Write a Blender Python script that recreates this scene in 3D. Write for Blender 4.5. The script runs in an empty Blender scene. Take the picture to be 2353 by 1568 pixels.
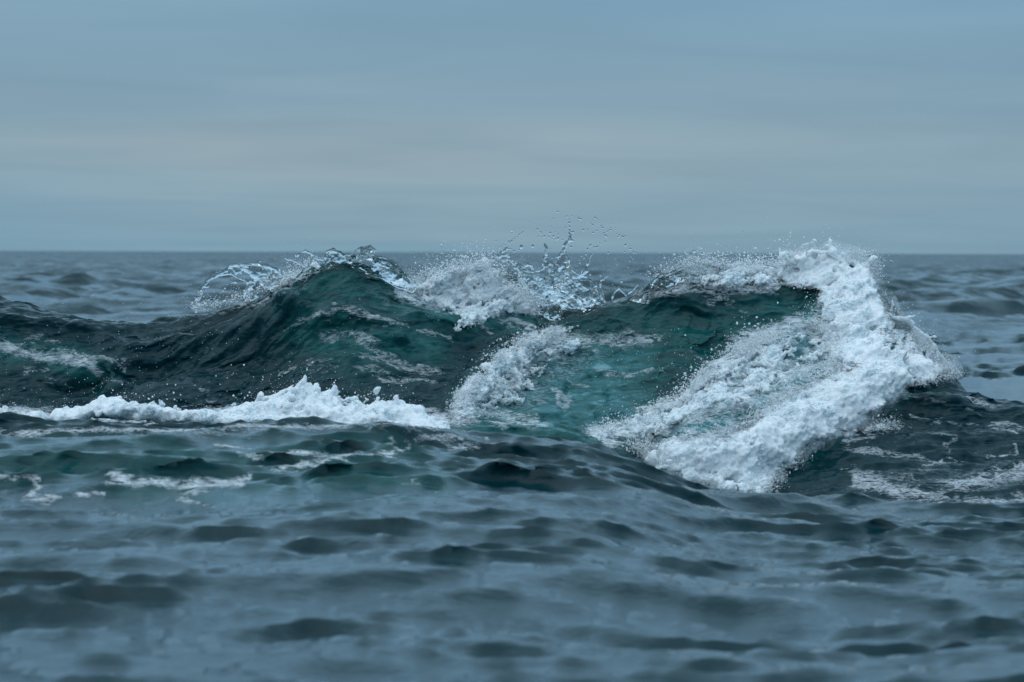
import bpy, math, random
import numpy as np
from mathutils import Matrix, Vector

random.seed(7)
rng = np.random.default_rng(11)
scene = bpy.context.scene
C = scene.collection

# ------------------------------------------------------------------ camera
CAM_Z = 1.4
FPX = 6672.0                      # focal length in units of a 2353-wide picture
PW, PH = 2353.0, 1568.0
PITCH = math.atan(205.0 / FPX)
ROLL = math.radians(0.19)
cam_d = bpy.data.cameras.new("camera")
cam_d.sensor_width = 36.0
cam_d.lens = 36.0 * FPX / PW
cam_d.clip_start = 0.1
cam_d.clip_end = 30000.0
cam_d.dof.use_dof = True
cam_d.dof.focus_distance = 22.4
cam_d.dof.aperture_fstop = 3.3
cam = bpy.data.objects.new("camera", cam_d)
C.objects.link(cam)
R = Matrix.Rotation(math.radians(90) - PITCH, 3, 'X') @ Matrix.Rotation(ROLL, 3, 'Z')
cam.matrix_world = Matrix.Translation((0, 0, CAM_Z)) @ R.to_4x4()
scene.camera = cam
RN = np.array(R)

# ------------------------------------------------------------------ sky, sun, exposure
SUN_EL, SUN_AZ = math.radians(55), math.radians(-45)
world = bpy.data.worlds.new("World")
scene.world = world
world.use_nodes = True
nt = world.node_tree
nt.nodes.clear()
def N(t, kind, **kw):
    n = t.nodes.new(kind)
    for k, v in kw.items():
        setattr(n, k, v)
    return n
def L(t, a, b):
    t.links.new(a, b)
def math_node(t, op, a, b=None, c=None, clamp=False):
    n = N(t, 'ShaderNodeMath', operation=op, use_clamp=clamp)
    for i, v in enumerate((a, b, c)):
        if v is None: continue
        if isinstance(v, (int, float)): n.inputs[i].default_value = v
        else: L(t, v, n.inputs[i])
    return n.outputs[0]
def ramp(t, fac, stops, interp='LINEAR'):
    n = N(t, 'ShaderNodeValToRGB')
    n.color_ramp.interpolation = interp
    e = n.color_ramp.elements
    while len(e) < len(stops): e.new(0.5)
    for i, (p, c) in enumerate(stops):
        e[i].position = p
        e[i].color = (*c, 1) if len(c) == 3 else c
    if fac is not None: L(t, fac, n.inputs[0])
    return n.outputs[0]
def mix(t, fac, a, b, blend='MIX'):
    n = N(t, 'ShaderNodeMix', data_type='RGBA', blend_type=blend)
    for i, v in ((0, fac), (6, a), (7, b)):
        if isinstance(v, (int, float)): n.inputs[i].default_value = v
        elif isinstance(v, tuple): n.inputs[i].default_value = (*v, 1)
        else: L(t, v, n.inputs[i])
    return n.outputs[2]

tc = N(nt, 'ShaderNodeTexCoord')
sep = N(nt, 'ShaderNodeSeparateXYZ'); L(nt, tc.outputs['Generated'], sep.inputs[0])
zc = math_node(nt, 'MAXIMUM', sep.outputs[2], 0.0)
den = math_node(nt, 'ADD', zc, 0.06)
px = math_node(nt, 'DIVIDE', sep.outputs[0], den)
py = math_node(nt, 'DIVIDE', sep.outputs[1], den)
cmb = N(nt, 'ShaderNodeCombineXYZ')
L(nt, px, cmb.inputs[0]); L(nt, py, cmb.inputs[1])
n1 = N(nt, 'ShaderNodeTexNoise'); n1.inputs['Scale'].default_value = 0.8; n1.inputs['Detail'].default_value = 7; n1.inputs['Roughness'].default_value = 0.52
n1.inputs['Distortion'].default_value = 0.6
L(nt, cmb.outputs[0], n1.inputs['Vector'])
cmb2 = N(nt, 'ShaderNodeVectorMath', operation='MULTIPLY_ADD')
cmb2.inputs[1].default_value = (0.16, 0.24, 1); cmb2.inputs[2].default_value = (4.3, 1.9, 2.0)
L(nt, cmb.outputs[0], cmb2.inputs[0])
n2 = N(nt, 'ShaderNodeTexNoise'); n2.inputs['Scale'].default_value = 1.0; n2.inputs['Detail'].default_value = 3
L(nt, cmb2.outputs[0], n2.inputs['Vector'])
# overcast brightness from the horizon up to the zenith
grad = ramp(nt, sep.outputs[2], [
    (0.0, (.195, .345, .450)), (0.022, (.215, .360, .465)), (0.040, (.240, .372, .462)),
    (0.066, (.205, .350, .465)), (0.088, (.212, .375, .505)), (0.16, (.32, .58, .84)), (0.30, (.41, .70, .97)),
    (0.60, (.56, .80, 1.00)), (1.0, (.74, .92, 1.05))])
warm = ramp(nt, n2.outputs[0], [(0.36, (0.93, 0.975, 1.0)), (0.64, (1.12, 1.04, 1.0))])
streak = ramp(nt, n1.outputs[0], [(0.30, (0.925, 0.935, 0.945)), (0.72, (1.06, 1.05, 1.045))])
# a paler, warmer stretch of cloud low down, a little left of the middle
gx = math_node(nt, 'POWER', math_node(nt, 'ABSOLUTE', math_node(nt, 'DIVIDE', math_node(nt, 'ADD', sep.outputs[0], .055), .13)), 2.0)
gz = math_node(nt, 'POWER', math_node(nt, 'ABSOLUTE', math_node(nt, 'DIVIDE', math_node(nt, 'SUBTRACT', sep.outputs[2], .026), .022)), 2.0)
glow = math_node(nt, 'EXPONENT', math_node(nt, 'MULTIPLY', math_node(nt, 'ADD', gx, gz), -1.0))
glow = math_node(nt, 'MULTIPLY', glow, math_node(nt, 'MULTIPLY_ADD', n1.outputs[0], 1.2, .3))
gl = mix(nt, glow, (1.0, 1.0, 1.0), (1.18, 1.07, 1.01))
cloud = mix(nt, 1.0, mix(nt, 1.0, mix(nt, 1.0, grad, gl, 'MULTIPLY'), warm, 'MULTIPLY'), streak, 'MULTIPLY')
sky = N(nt, 'ShaderNodeTexSky', sky_type='NISHITA')
sky.sun_disc = False
sky.sun_elevation = SUN_EL
sky.sun_rotation = SUN_AZ
bg1 = N(nt, 'ShaderNodeBackground'); bg1.inputs[1].default_value = 0.05
L(nt, sky.outputs[0], bg1.inputs[0])
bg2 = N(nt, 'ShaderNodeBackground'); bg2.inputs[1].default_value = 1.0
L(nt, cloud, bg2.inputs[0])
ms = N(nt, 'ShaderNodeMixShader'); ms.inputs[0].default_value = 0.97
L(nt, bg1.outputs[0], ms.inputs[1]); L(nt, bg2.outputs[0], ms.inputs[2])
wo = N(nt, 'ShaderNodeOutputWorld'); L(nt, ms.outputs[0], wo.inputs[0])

sun_d = bpy.data.lights.new("sun", 'SUN')
sun_d.energy = 0.7
sun_d.angle = math.radians(80)
sun_d.color = (1.0, 0.98, 0.96)
sun = bpy.data.objects.new("sun", sun_d)
C.objects.link(sun)
# the light comes from behind and left of the camera, high up
sdir = Vector((math.sin(SUN_AZ) * math.cos(SUN_EL), -math.cos(SUN_AZ) * math.cos(SUN_EL), math.sin(SUN_EL)))
sun.rotation_euler = sdir.to_track_quat('Z', 'Y').to_euler()
sky.sun_rotation = math.atan2(sdir.x, sdir.y)
scene.view_settings.view_transform = 'Standard'
scene.view_settings.look = 'None'
scene.view_settings.exposure = 0.0
scene.view_settings.gamma = 1.0
scene.view_settings.use_curve_mapping = False
scene.cycles.max_bounces = 10
scene.cycles.transmission_bounces = 10
scene.cycles.caustics_reflective = False
scene.cycles.volume_bounces = 5

# ------------------------------------------------------------------ picking points of the place
def at(X, Y, d):
    """The point at world distance y = d that stands at (X, Y) of a 2353 x 1568 print of the place."""
    X = np.asarray(X, float); Y = np.asarray(Y, float); d = np.asarray(d, float)
    X, Y, d = np.broadcast_arrays(X, Y, d)
    r = np.stack([(X - PW / 2) / FPX, -(Y - PH / 2) / FPX, -np.ones_like(X)], -1) @ RN.T
    p = r / r[..., 1:2] * d[..., None]
    p[..., 2] += CAM_Z
    return p
def proj(P):
    q = (P - np.array([0, 0, CAM_Z])) @ RN
    return PW / 2 + FPX * q[..., 0] / -q[..., 2], PH / 2 - FPX * q[..., 1] / -q[..., 2]

def curve(pts, xs, smooth=0):
    a = np.array(pts, float)
    y = np.interp(xs, a[:, 0], a[:, 1])
    if smooth:
        k = np.exp(-np.linspace(-2, 2, 2 * smooth + 1) ** 2); k /= k.sum()
        y = np.convolve(np.pad(y, smooth, mode='edge'), k, 'valid')
    return y

def sstep(a, b, x):
    t = np.clip((x - a) / (b - a), 0, 1)
    return t * t * (3 - 2 * t)

# periodic sea-surface tiles, made from a directional spectrum
def ocean_tile(Nn, Lm, lmin, lmax, wind, seed, spread=2.0, p=2.0, opp=0.25):
    r = np.random.default_rng(seed)
    k1 = 2 * np.pi * np.fft.fftfreq(Nn, Lm / Nn)
    kx, ky = np.meshgrid(k1, k1, indexing='ij')
    k = np.hypot(kx, ky); k[0, 0] = 1
    kmin, kmax = 2 * np.pi / lmax, 2 * np.pi / lmin
    c = (kx * math.cos(wind) + ky * math.sin(wind)) / k
    amp = k ** (-p) * np.abs(c) ** spread * np.where(c < 0, opp, 1)
    amp *= sstep(kmin * 0.6, kmin, k) * (1 - sstep(kmax * 0.7, kmax, k))
    amp[0, 0] = 0
    s = amp * (r.normal(size=k.shape) + 1j * r.normal(size=k.shape))
    h = np.fft.ifft2(s)
    slope = np.sqrt(np.mean(np.fft.ifft2(1j * kx * s).real ** 2 + np.fft.ifft2(1j * ky * s).real ** 2))
    f = 1.0 / slope
    return (Lm, (h.real * f).astype(np.float32), (np.fft.ifft2(-1j * kx / k * s).real * f).astype(np.float32),
            (np.fft.ifft2(-1j * ky / k * s).real * f).astype(np.float32))
def tile_at(arr, Lm, x, y):
    n = arr.shape[0]
    u = (x / Lm * n) % n; v = (y / Lm * n) % n
    i = np.floor(u).astype(int); j = np.floor(v).astype(int)
    fu = u - i; fv = v - j
    i0 = i % n; i1 = (i + 1) % n; j0 = j % n; j1 = (j + 1) % n
    return arr[i0, j0] * (1 - fu) * (1 - fv) + arr[i1, j0] * fu * (1 - fv) + arr[i0, j1] * (1 - fu) * fv + arr[i1, j1] * fu * fv

WIND = math.radians(-78)          # towards the camera
TA = ocean_tile(1024, 17.0, 0.8, 4.0, WIND, 3, spread=1.6, p=2.1)
TC = ocean_tile(1024, 11.0, 0.10, 0.80, WIND - 0.12, 13, spread=2.3, p=1.75)
TB = ocean_tile(512, 4.3, 0.045, 0.38, WIND + 0.35, 4, spread=1.0, p=1.7)
TD = ocean_tile(1024, 150.0, 1.0, 9.0, WIND + 0.2, 5, spread=1.4, p=1.9)
TS = ocean_tile(1024, 9.0, 0.04, 1.3, math.radians(90), 6, spread=0.2, p=1.9, opp=1.0)   # shapeless, for streaks

def seg_dist(X, Y, pts):
    """Distance to a polyline, and how far along it (0..1); signed: positive above the line."""
    best = np.full(X.shape, 1e9, np.float32); al = np.zeros(X.shape, np.float32); sg = np.zeros(X.shape, np.float32)
    n = len(pts) - 1
    for i in range(n):
        x0, y0 = pts[i][:2]; x1, y1 = pts[i + 1][:2]
        dx, dy = x1 - x0, y1 - y0
        l2 = dx * dx + dy * dy
        t = np.clip(((X - x0) * dx + (Y - y0) * dy) / l2, 0, 1)
        ex = X - (x0 + t * dx); ey = Y - (y0 + t * dy)
        d = np.hypot(ex, ey)
        m = d < best
        best = np.where(m, d, best); al = np.where(m, (i + t) / n, al)
        sg = np.where(m, np.sign(ex * dy - ey * dx), sg)
    return best, al, sg
def in_poly(X, Y, pts):
    c = np.zeros(X.shape, bool)
    n = len(pts)
    for i in range(n):
        x0, y0 = pts[i]; x1, y1 = pts[(i + 1) % n]
        if y0 == y1: continue
        m = ((y0 > Y) != (y1 > Y)) & (X < (x1 - x0) * (Y - y0) / (y1 - y0) + x0)
        c ^= m
    return c
def poly_sd(X, Y, pts):
    """positive inside"""
    d, _, _ = seg_dist(X, Y, list(pts) + [pts[0]])
    return np.where(in_poly(X, Y, pts), d, -d)

# ------------------------------------------------------------------ the swept water surface
_side = 440 + 11500 * np.linspace(0, 1, 30)[1:] ** 2.4
cols = np.concatenate([-_side[::-1], np.linspace(-420, -20, 46, endpoint=False), np.linspace(-20, 2373, 924), np.linspace(2373, 2800, 46)[1:], PW + _side + 20])
NC = len(cols)
F_row = curve([(-420, 985), (0, 984), (300, 986), (450, 984), (600, 980), (760, 972), (900, 964), (1000, 978), (1100, 990), (1200, 992), (1330, 1004),
               (1400, 1026), (1500, 1068), (1600, 1112), (1700, 1142), (1780, 1156), (1900, 1172), (2050, 1186), (2353, 1196), (2800, 1200)], cols, 14)
F_d = curve([(-420, 18), (1300, 18), (1800, 17.6), (2353, 17.2), (2800, 17.2)], cols, 40)
B_row = curve([(-420, 1000), (0, 1000), (1000, 1000), (1300, 1030), (1500, 1100), (1800, 1155), (2100, 1150), (2353, 1150), (2800, 1150)], cols, 20)
B_d = curve([(-420, 21), (1000, 21), (1300, 20.8), (1700, 19.9), (2353, 19.6), (2800, 19.6)], cols, 30)
C_row = curve([(-420, 650), (-200, 660), (-60, 664), (0, 672), (60, 688), (120, 716), (200, 750), (330, 752), (440, 732), (520, 710), (600, 684), (650, 655), (700, 622),
               (740, 604), (790, 598), (840, 600), (880, 618), (920, 650), (980, 670), (1050, 690), (1150, 706), (1230, 722), (1330, 728), (1400, 716),
               (1450, 692), (1500, 668), (1560, 654), (1640, 652), (1750, 650), (1820, 640), (1880, 625), (1960, 628), (2010, 660), (2060, 730),
               (2110, 790), (2170, 850), (2230, 905), (2290, 930), (2353, 945), (2500, 950), (2800, 940)], cols, 9)
C_d = curve([(-420, 23.4), (500, 23.4), (800, 23.0), (1250, 23.6), (1500, 23.3), (1900, 23.1), (2060, 22.8), (2200, 22.2), (2353, 22.0), (2800, 22.0)], cols, 30)
def zrow(d, row):
    return at(cols, row, d)[:, 2]
zF = zrow(F_d, F_row); zB = zrow(B_d, B_row); zC = zrow(C_d, C_row)
one = np.ones(NC)
zmidf = 0.45                       # how high the face is half way in
K = [(2.2 * one, 0 * one), (8.5 * one, 0 * one), (13.5 * one, 0.42 * np.maximum(zF, -0.1)), (F_d, zF),
     (F_d + 0.35 * (B_d - F_d), zF + 0.45 * (np.minimum(zB, 0.0) - zF) - 0.05),
     (B_d, zB), (B_d + 0.62 * (C_d - B_d), zB + 0.40 * (zC - zB)), (C_d, zC),
     (C_d + 0.45, zC - 0.22 * np.maximum(zC, 0)), (C_d + 2.6, 0.12 * zC), (32.0 * one, 0 * one)]
Kd = np.stack([k[0] for k in K]); Kz = np.stack([k[1] for k in K])
seg_rows = [10, 60, 90, 26, 66, 128, 146, 30, 14, 14]
vs = np.concatenate([i + np.arange(n) / n for i, n in enumerate(seg_rows)] + [[len(seg_rows)]])
def herm(Kv, v):
    i = np.minimum(np.floor(v).astype(int), Kv.shape[0] - 2); t = (v - i)[:, None]
    m = np.zeros_like(Kv)
    m[1:-1] = (Kv[2:] - Kv[:-2]) / 2
    # monotone limiting keeps the crest and the trough where they are put
    d = np.diff(Kv, axis=0)
    same = (d[1:] * d[:-1]) > 0
    lim = 3 * np.minimum(np.abs(d[1:]), np.abs(d[:-1]))
    m[1:-1] = np.where(same, np.sign(m[1:-1]) * np.minimum(np.abs(m[1:-1]), lim), 0)
    m[0] = d[0]; m[-1] = d[-1]
    p0, p1, m0, m1 = Kv[i], Kv[i + 1], m[i], m[i + 1]
    return (2*t**3-3*t**2+1)*p0 + (t**3-2*t**2+t)*m0 + (-2*t**3+3*t**2)*p1 + (t**3-t**2)*m1
Dg = herm(Kd, vs); Zg = herm(Kz, vs)
# the crest as a rounded peak, not a kink
far_n = 190
inv = np.linspace(1 / 32.0, 1 / 6000.0, far_n + 1)[1:]
fd = 1 / inv
Dg = np.concatenate([Dg, np.repeat(fd[:, None], NC, 1)]); Zg = np.concatenate([Zg, np.zeros((far_n, NC))])
VV = np.concatenate([vs, len(seg_rows) + np.arange(1, far_n + 1) / far_n])[:, None] * np.ones((1, NC))
NR = Dg.shape[0]
Xw = (cols[None, :] - PW / 2) / FPX * Dg
G = np.stack([Xw, Dg, Zg], -1)

def normals(G):
    du = np.gradient(G, axis=1); dv = np.gradient(G, axis=0)
    n = np.cross(du, dv)
    return n / (np.linalg.norm(n, axis=-1, keepdims=True) + 1e-12)

nb = normals(G)
PX, PY = proj(G)
face = sstep(4.3, 5.2, VV) * (1 - sstep(7.6, 8.6, VV))          # the wave face, up to just over its crest
hgt = np.clip(face * np.clip((zC - zB) / 1.0, 0, 1)[None, :], 0, 1)

# large folds and mounds on the face: (polyline, width above, width below, push towards the viewer in metres)
def bulge(pts, wu, wd, amp, sharp=1.0):
    global OFF
    d, al, sg = seg_dist(PX, PY, pts)
    w = np.where(sg > 0, wu, wd)
    taper = sstep(0, .18, al) * (1 - sstep(.82, 1, al)) if sharp else 1
    return amp * np.exp(-(d / w) ** 2) * taper
OFF = np.zeros_like(Dg)
FOLDS = [
    ([(-420, 780), (-60, 770), (60, 775), (180, 800), (330, 822), (460, 818), (560, 795), (640, 752), (700, 715), (735, 680)], 48, 26, 0.20),
    ([(-300, 800), (0, 815), (120, 842), (230, 868), (300, 915)], 46, 20, 0.18),
    ([(640, 745), (700, 735), (800, 730), (900, 760), (960, 800)], 34, 26, 0.12),
    ([(1030, 985), (1070, 930), (1120, 860), (1170, 810), (1240, 780), (1320, 770), (1420, 750), (1500, 745)], 34, 44, 0.18),
    ([(880, 700), (1000, 745), (1110, 735), (1200, 725), (1260, 760)], 20, 30, 0.10),
    ([(1450, 690), (1560, 690), (1700, 680), (1800, 690)], 20, 30, 0.10),
    ([(1560, 960), (1680, 880), (1780, 820), (1880, 790)], 40, 60, 0.22),
    ([(1480, 1060), (1650, 1050), (1850, 960), (2030, 880), (2060, 860)], 60, 40, 0.30),
    ([(1900, 940), (2100, 932), (2250, 935), (2400, 948), (2600, 960)], 22, 12, 0.07),
    ([(1950, 1010), (2100, 1015), (2300, 1000), (2500, 1010)], 18, 14, 0.05),
]
for pts, wu, wd, amp in FOLDS:
    OFF += bulge(pts, wu, wd, amp) * face
# the hollows under the folds
OFF -= bulge([(-300, 900), (60, 900), (200, 915), (330, 940)], 40, 40, 0.12) * face
OFF -= bulge([(300, 850), (500, 840), (640, 810)], 30, 30, 0.08) * face
OFF -= bulge([(1280, 900), (1400, 930)], 70, 70, 0.06) * face
push = np.stack([nb[..., 0] * 0.4, np.minimum(nb[..., 1], -0.35), np.maximum(nb[..., 2], 0.25)], -1)
push /= np.linalg.norm(push, axis=-1, keepdims=True)
G = G + push * OFF[..., None]

# wind waves
x, y = G[..., 0].copy(), G[..., 1].copy()
SL = np.concatenate([np.zeros((1, NC)), np.cumsum(np.hypot(np.diff(G[..., 1], axis=0), np.diff(G[..., 2], axis=0)), 0)]) + 2.2
SL -= (SL[sum(seg_rows[:3])] - F_d)[None, :] * np.clip(VV / 3, 0, 1)          # distance walked over the surface, metres
aA = (0.080 * (1 - sstep(80, 260, y))) * (1 - 0.6 * hgt)
CALM = .62 + .62 * sstep(-1.3, 1.3, tile_at(TD[1], TD[0], x * 2.6 + 20, SL * 2.6) / TD[1].std())      # calm and ruffled patches
aC = 0.205 * (1 + .7 * sstep(7.6, 8.4, VV)) * (1 + .22 * (1 - sstep(1.6, 2.2, VV))) * CALM * (1 + .55 * sstep(1.9, 2.4, VV) * (1 - sstep(3.2, 4.0, VV))) * (1 - sstep(60, 160, y)) * (1 - 0.28 * hgt)
aB = (0.125 + 0.06 * sstep(4.2, 5, VV)) * (1 - sstep(30, 70, y))
aD = 0.25 * sstep(34, 90, y) * (1 - 0.55 * sstep(250, 1500, y))
_bend = .12 * tile_at(TA[1], TA[0], x * 1.3 + 4, SL * 1.3) / TA[1].std()
hsum = np.zeros_like(x); dxs = np.zeros_like(x); dys = np.zeros_like(x)
for (T, a, lam) in ((TA, aA, 1.0), (TC, aC, 1.25), (TB, aB, 0.8), (TD, aD, 0.8)):
    SB = SL + (_bend if T is TC else 0)
    hh = a * tile_at(T[1], T[0], x, SB); hsum += hh
    if T is TC: hC_ = hh
    dxs -= lam * a * tile_at(T[2], T[0], x, SB); dys -= lam * a * tile_at(T[3], T[0], x, SB)
SKEW = 1.15 * (1 - sstep(4.0, 4.8, VV)) + 2.6 * sstep(9.5, 10, VV) * (1 - sstep(40, 80, y))
dys -= SKEW * hC_ + .5 * SKEW * np.clip(hsum - hC_, -.04, .04)        # short steep fronts, long easy backs
nU = normals(G)
tU = np.gradient(G, axis=0); tU /= np.linalg.norm(tU, axis=-1, keepdims=True)
G = G + nU * hsum[..., None] + tU * dys[..., None]
G[..., 0] += dxs
# streaks drawn up the face by the rising water: long rounded ridges running up to the right
sv = SL - B_d[None, :]                                    # metres up the face, near enough
ang = math.radians(24)
wob = tile_at(TS[1], TS[0], x * 0.35 + 3, sv * 0.35)
ca, sa = math.cos(ang), math.sin(ang)
u1 = (x * ca + sv * sa) * 0.28 + wob * 0.2; u2 = (-x * sa + sv * ca) * 1.15 + wob * 0.25
st = tile_at(TS[1], TS[0], u1 + 2, u2 + 5)
st2 = tile_at(TS[1], TS[0], u1 * 3.1 + 1, u2 * 3.0 + 2)
STREAK = (0.27 * st + 0.19 * st2)
fm = face * np.clip(hgt * 1.6, 0.25, 1)
n2 = normals(G)
G = G + n2 * (STREAK * fm)[..., None]

NRM = normals(G)
PX0, PY0 = proj(G)
# ragged edges for everything the water carries
PX = PX0 + 16 * tile_at(TS[2], TS[0], x * .9, sv * .9 + y * .3) / TS[2].std() * .8 + 4 * tile_at(TS[1], TS[0], x * 4, sv * 4 + y) / TS[1].std()
PY = PY0 + 9 * tile_at(TS[3], TS[0], x * .9 + 4, sv * .9 + y * .3) / TS[3].std() * .8 + 3 * tile_at(TS[1], TS[0], x * 4 + 2, sv * 4 + 1 + y) / TS[1].std()

# ------------------------------------------------------------------ foam and air carried by the water, painted crest glow
def soft(pts, w, s, closed=False, pw=2.0):
    """strength s along a line, fading over w; a closed one is filled"""
    if closed:
        return s * sstep(-w, w, poly_sd(PX, PY, pts))
    d, al, _ = seg_dist(PX, PY, pts)
    return s * np.exp(-(d / w) ** pw)
vis = sstep(2.0, 2.6, VV) * (1 - sstep(7.3, 7.9, VV))
FOAM = np.zeros_like(Dg); AIR_GLOW = np.zeros_like(Dg)
def addf(a, m=None):
    global FOAM
    FOAM = np.maximum(FOAM, a * (face if m is None else m))
def adda(a, m=None):
    global AIR_GLOW
    AIR_GLOW = np.maximum(AIR_GLOW, a * (face if m is None else m))
# aerated water: centre mound, right face, behind the crest; thin crest's glow painted in
adda(soft([(1040, 985), (1110, 870), (1180, 800), (1300, 770), (1420, 770), (1500, 800), (1480, 900), (1500, 1010), (1300, 1010)], 60, 0.58, True))
adda(soft([(1480, 760), (1650, 800), (1800, 700)], 90, 0.20))
adda(soft([(1520, 980), (1600, 880), (1720, 780), (1900, 700), (2050, 780), (2080, 900), (1900, 1010), (1700, 1120), (1500, 1060)], 45, 0.70, True))
adda(soft([(700, 760), (830, 790), (960, 800)], 55, 0.26))
adda(soft([(700, 640), (850, 660), (1000, 720)], 60, 0.22))  # green glow of light through the thin crest, put into the colour
adda(soft([(960, 680), (1100, 720), (1200, 730)], 40, 0.5))
adda(soft([(0, 800), (150, 830), (240, 860)], 30, 0.35))
# foam
addf(soft([(1050, 960), (1090, 900), (1130, 835), (1190, 795), (1290, 775)], 24, 0.95))
addf(soft([(1090, 930), (1150, 860), (1230, 815), (1330, 790)], 40, 0.66))
addf(soft([(1060, 965), (1110, 890), (1180, 820), (1300, 790), (1420, 790), (1380, 850), (1290, 900), (1250, 960)], 36, .40, True))
addf(soft([(1290, 790), (1400, 772), (1490, 775)], 22, .55))
addf(soft([(1000, 975), (1120, 955), (1250, 975)], 22, 0.62))
addf(soft([(1320, 775), (1400, 765), (1480, 760), (1510, 775)], 16, 0.50))
addf(soft([(1290, 905), (1320, 925)], 14, 0.6))
addf(soft([(1390, 850), (1460, 855), (1500, 845)], 12, 0.5))
addf(soft([(1150, 740), (1210, 765), (1240, 780)], 9, 0.7))
addf(soft([(1380, 1000), (1480, 965), (1560, 935), (1620, 880), (1700, 810), (1800, 770), (1850, 740)], 38, 0.78))
addf(soft([(1560, 930), (1620, 860), (1760, 790), (1880, 720), (2050, 760), (2080, 900), (1900, 1000), (1700, 1120), (1480, 1040)], 30, 0.68, True))
FOAM *= 1 - soft([(1500, 1004), (1570, 994), (1650, 980), (1735, 930), (1810, 885), (1880, 845)], 18, .3)
FOAM *= 1 - soft([(1780, 800), (1850, 800)], 16, .6)
addf(soft([(940, 665), (1050, 690), (1200, 715)], 26, 0.75))
addf(soft([(1480, 675), (1600, 655), (1800, 650)], 18, 0.6))
addf(soft([(760, 715), (830, 722), (900, 745), (960, 765), (1030, 775)], 9, 0.52))
addf(soft([(680, 745), (740, 728), (760, 722)], 10, 0.55))
addf(soft([(640, 770), (690, 745), (710, 735)], 5, 0.50))
addf(soft([(880, 760), (930, 758), (1000, 780)], 6, 0.46))
addf(soft([(560, 715), (640, 690), (690, 660)], 14, 0.36))
addf(soft([(430, 716), (520, 706), (600, 690), (670, 650)], 8, 0.55))
addf(soft([(-100, 790), (0, 795), (70, 815), (140, 825), (200, 835), (240, 860)], 20, 0.70))
addf(soft([(50, 850), (100, 855)], 10, 0.5))
addf(soft([(240, 880), (270, 895)], 8, 0.5))
_m = tile_at(TS[1], TS[0], x * 0.45 + 2, sv * 1.3 + 2); _m2 = tile_at(TS[1], TS[0], x * 1.6 + 5, sv * 4 + 1)
addf(.50 * sstep(.55, 2.4, _m / TS[1].std() + .6 * _m2 / TS[1].std()))      # loose flecks on the face
# the low foam ridge left of centre sits on foamy water
addf(soft([(-400, 960), (0, 960), (300, 955), (600, 960), (950, 955), (1010, 970)], 26, 0.8))
addf(soft([(-60, 992), (200, 990), (420, 993), (700, 985), (900, 975), (1000, 985)], 15, .66), sstep(2.4, 2.9, VV) * (1 - sstep(3.6, 4.0, VV)))
# foam lines in the near water (rows left of centre) and in the right hand trough
nearm = sstep(1.5, 2.2, VV) * (1 - sstep(3.4, 3.8, VV))
for pts, w, s in [([(510, 1020), (545, 1040), (600, 1045)], 9, .62), ([(600, 1078), (700, 1055), (860, 1045), (930, 1030)], 11, .58),
                  ([(250, 1095), (300, 1110), (380, 1115), (470, 1120), (560, 1110)], 12, .60), ([(165, 1135), (230, 1130)], 9, .72),
                  ([(0, 1100), (90, 1108), (60, 1140), (120, 1150)], 12, .52), ([(1040, 1030), (1130, 1020)], 8, .5),
                  ([(880, 1010), (1000, 1000), (1100, 1020)], 10, .42), ([(400, 1140), (480, 1150)], 8, .45), ([(930, 1110), (1010, 1120)], 9, .42)]:
    addf(soft(pts, w, min(s + .14, .9)), nearm)
adda(soft([(0, 1060), (300, 1050), (600, 1060), (900, 1040), (1000, 1100), (500, 1110), (300, 1120)], 60, .13), nearm)
rightm = sstep(3.0, 3.6, VV) * (1 - sstep(6.6, 7.2, VV))
for pts, w, s in [([(1960, 1100), (2040, 1120), (2150, 1130), (2260, 1100), (2353, 1080)], 30, .50), ([(2060, 1150), (2200, 1160), (2353, 1150)], 24, .48),
                  ([(2130, 1000), (2190, 1010), (2160, 1040)], 7, .42), ([(2250, 1050), (2320, 1030), (2353, 1020)], 6, .45), ([(2090, 960), (2200, 975), (2353, 990)], 6, .42),
                  ([(2130, 1070), (2170, 1055), (2200, 1065)], 6, .5), ([(1940, 1005), (2000, 1000), (2090, 985)], 6, .5)]:
    addf(soft(pts, w, s + .10), rightm)
FAR = sstep(18, 95, G[..., 1])

# ------------------------------------------------------------------ materials
def principled(name):
    m = bpy.data.materials.new(name); m.use_nodes = True
    t = m.node_tree
    return m, t, t.nodes['Principled BSDF']
def attr(t, name):
    return N(t, 'ShaderNodeAttribute', attribute_name=name).outputs['Fac']
def noise(t, vec, scale, detail=4, rough=.55, dist=0.0):
    n = N(t, 'ShaderNodeTexNoise')
    n.inputs['Scale'].default_value = scale; n.inputs['Detail'].default_value = detail
    n.inputs['Roughness'].default_value = rough; n.inputs['Distortion'].default_value = dist
    if vec is not None: L(t, vec, n.inputs['Vector'])
    return n.outputs[0]

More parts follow.
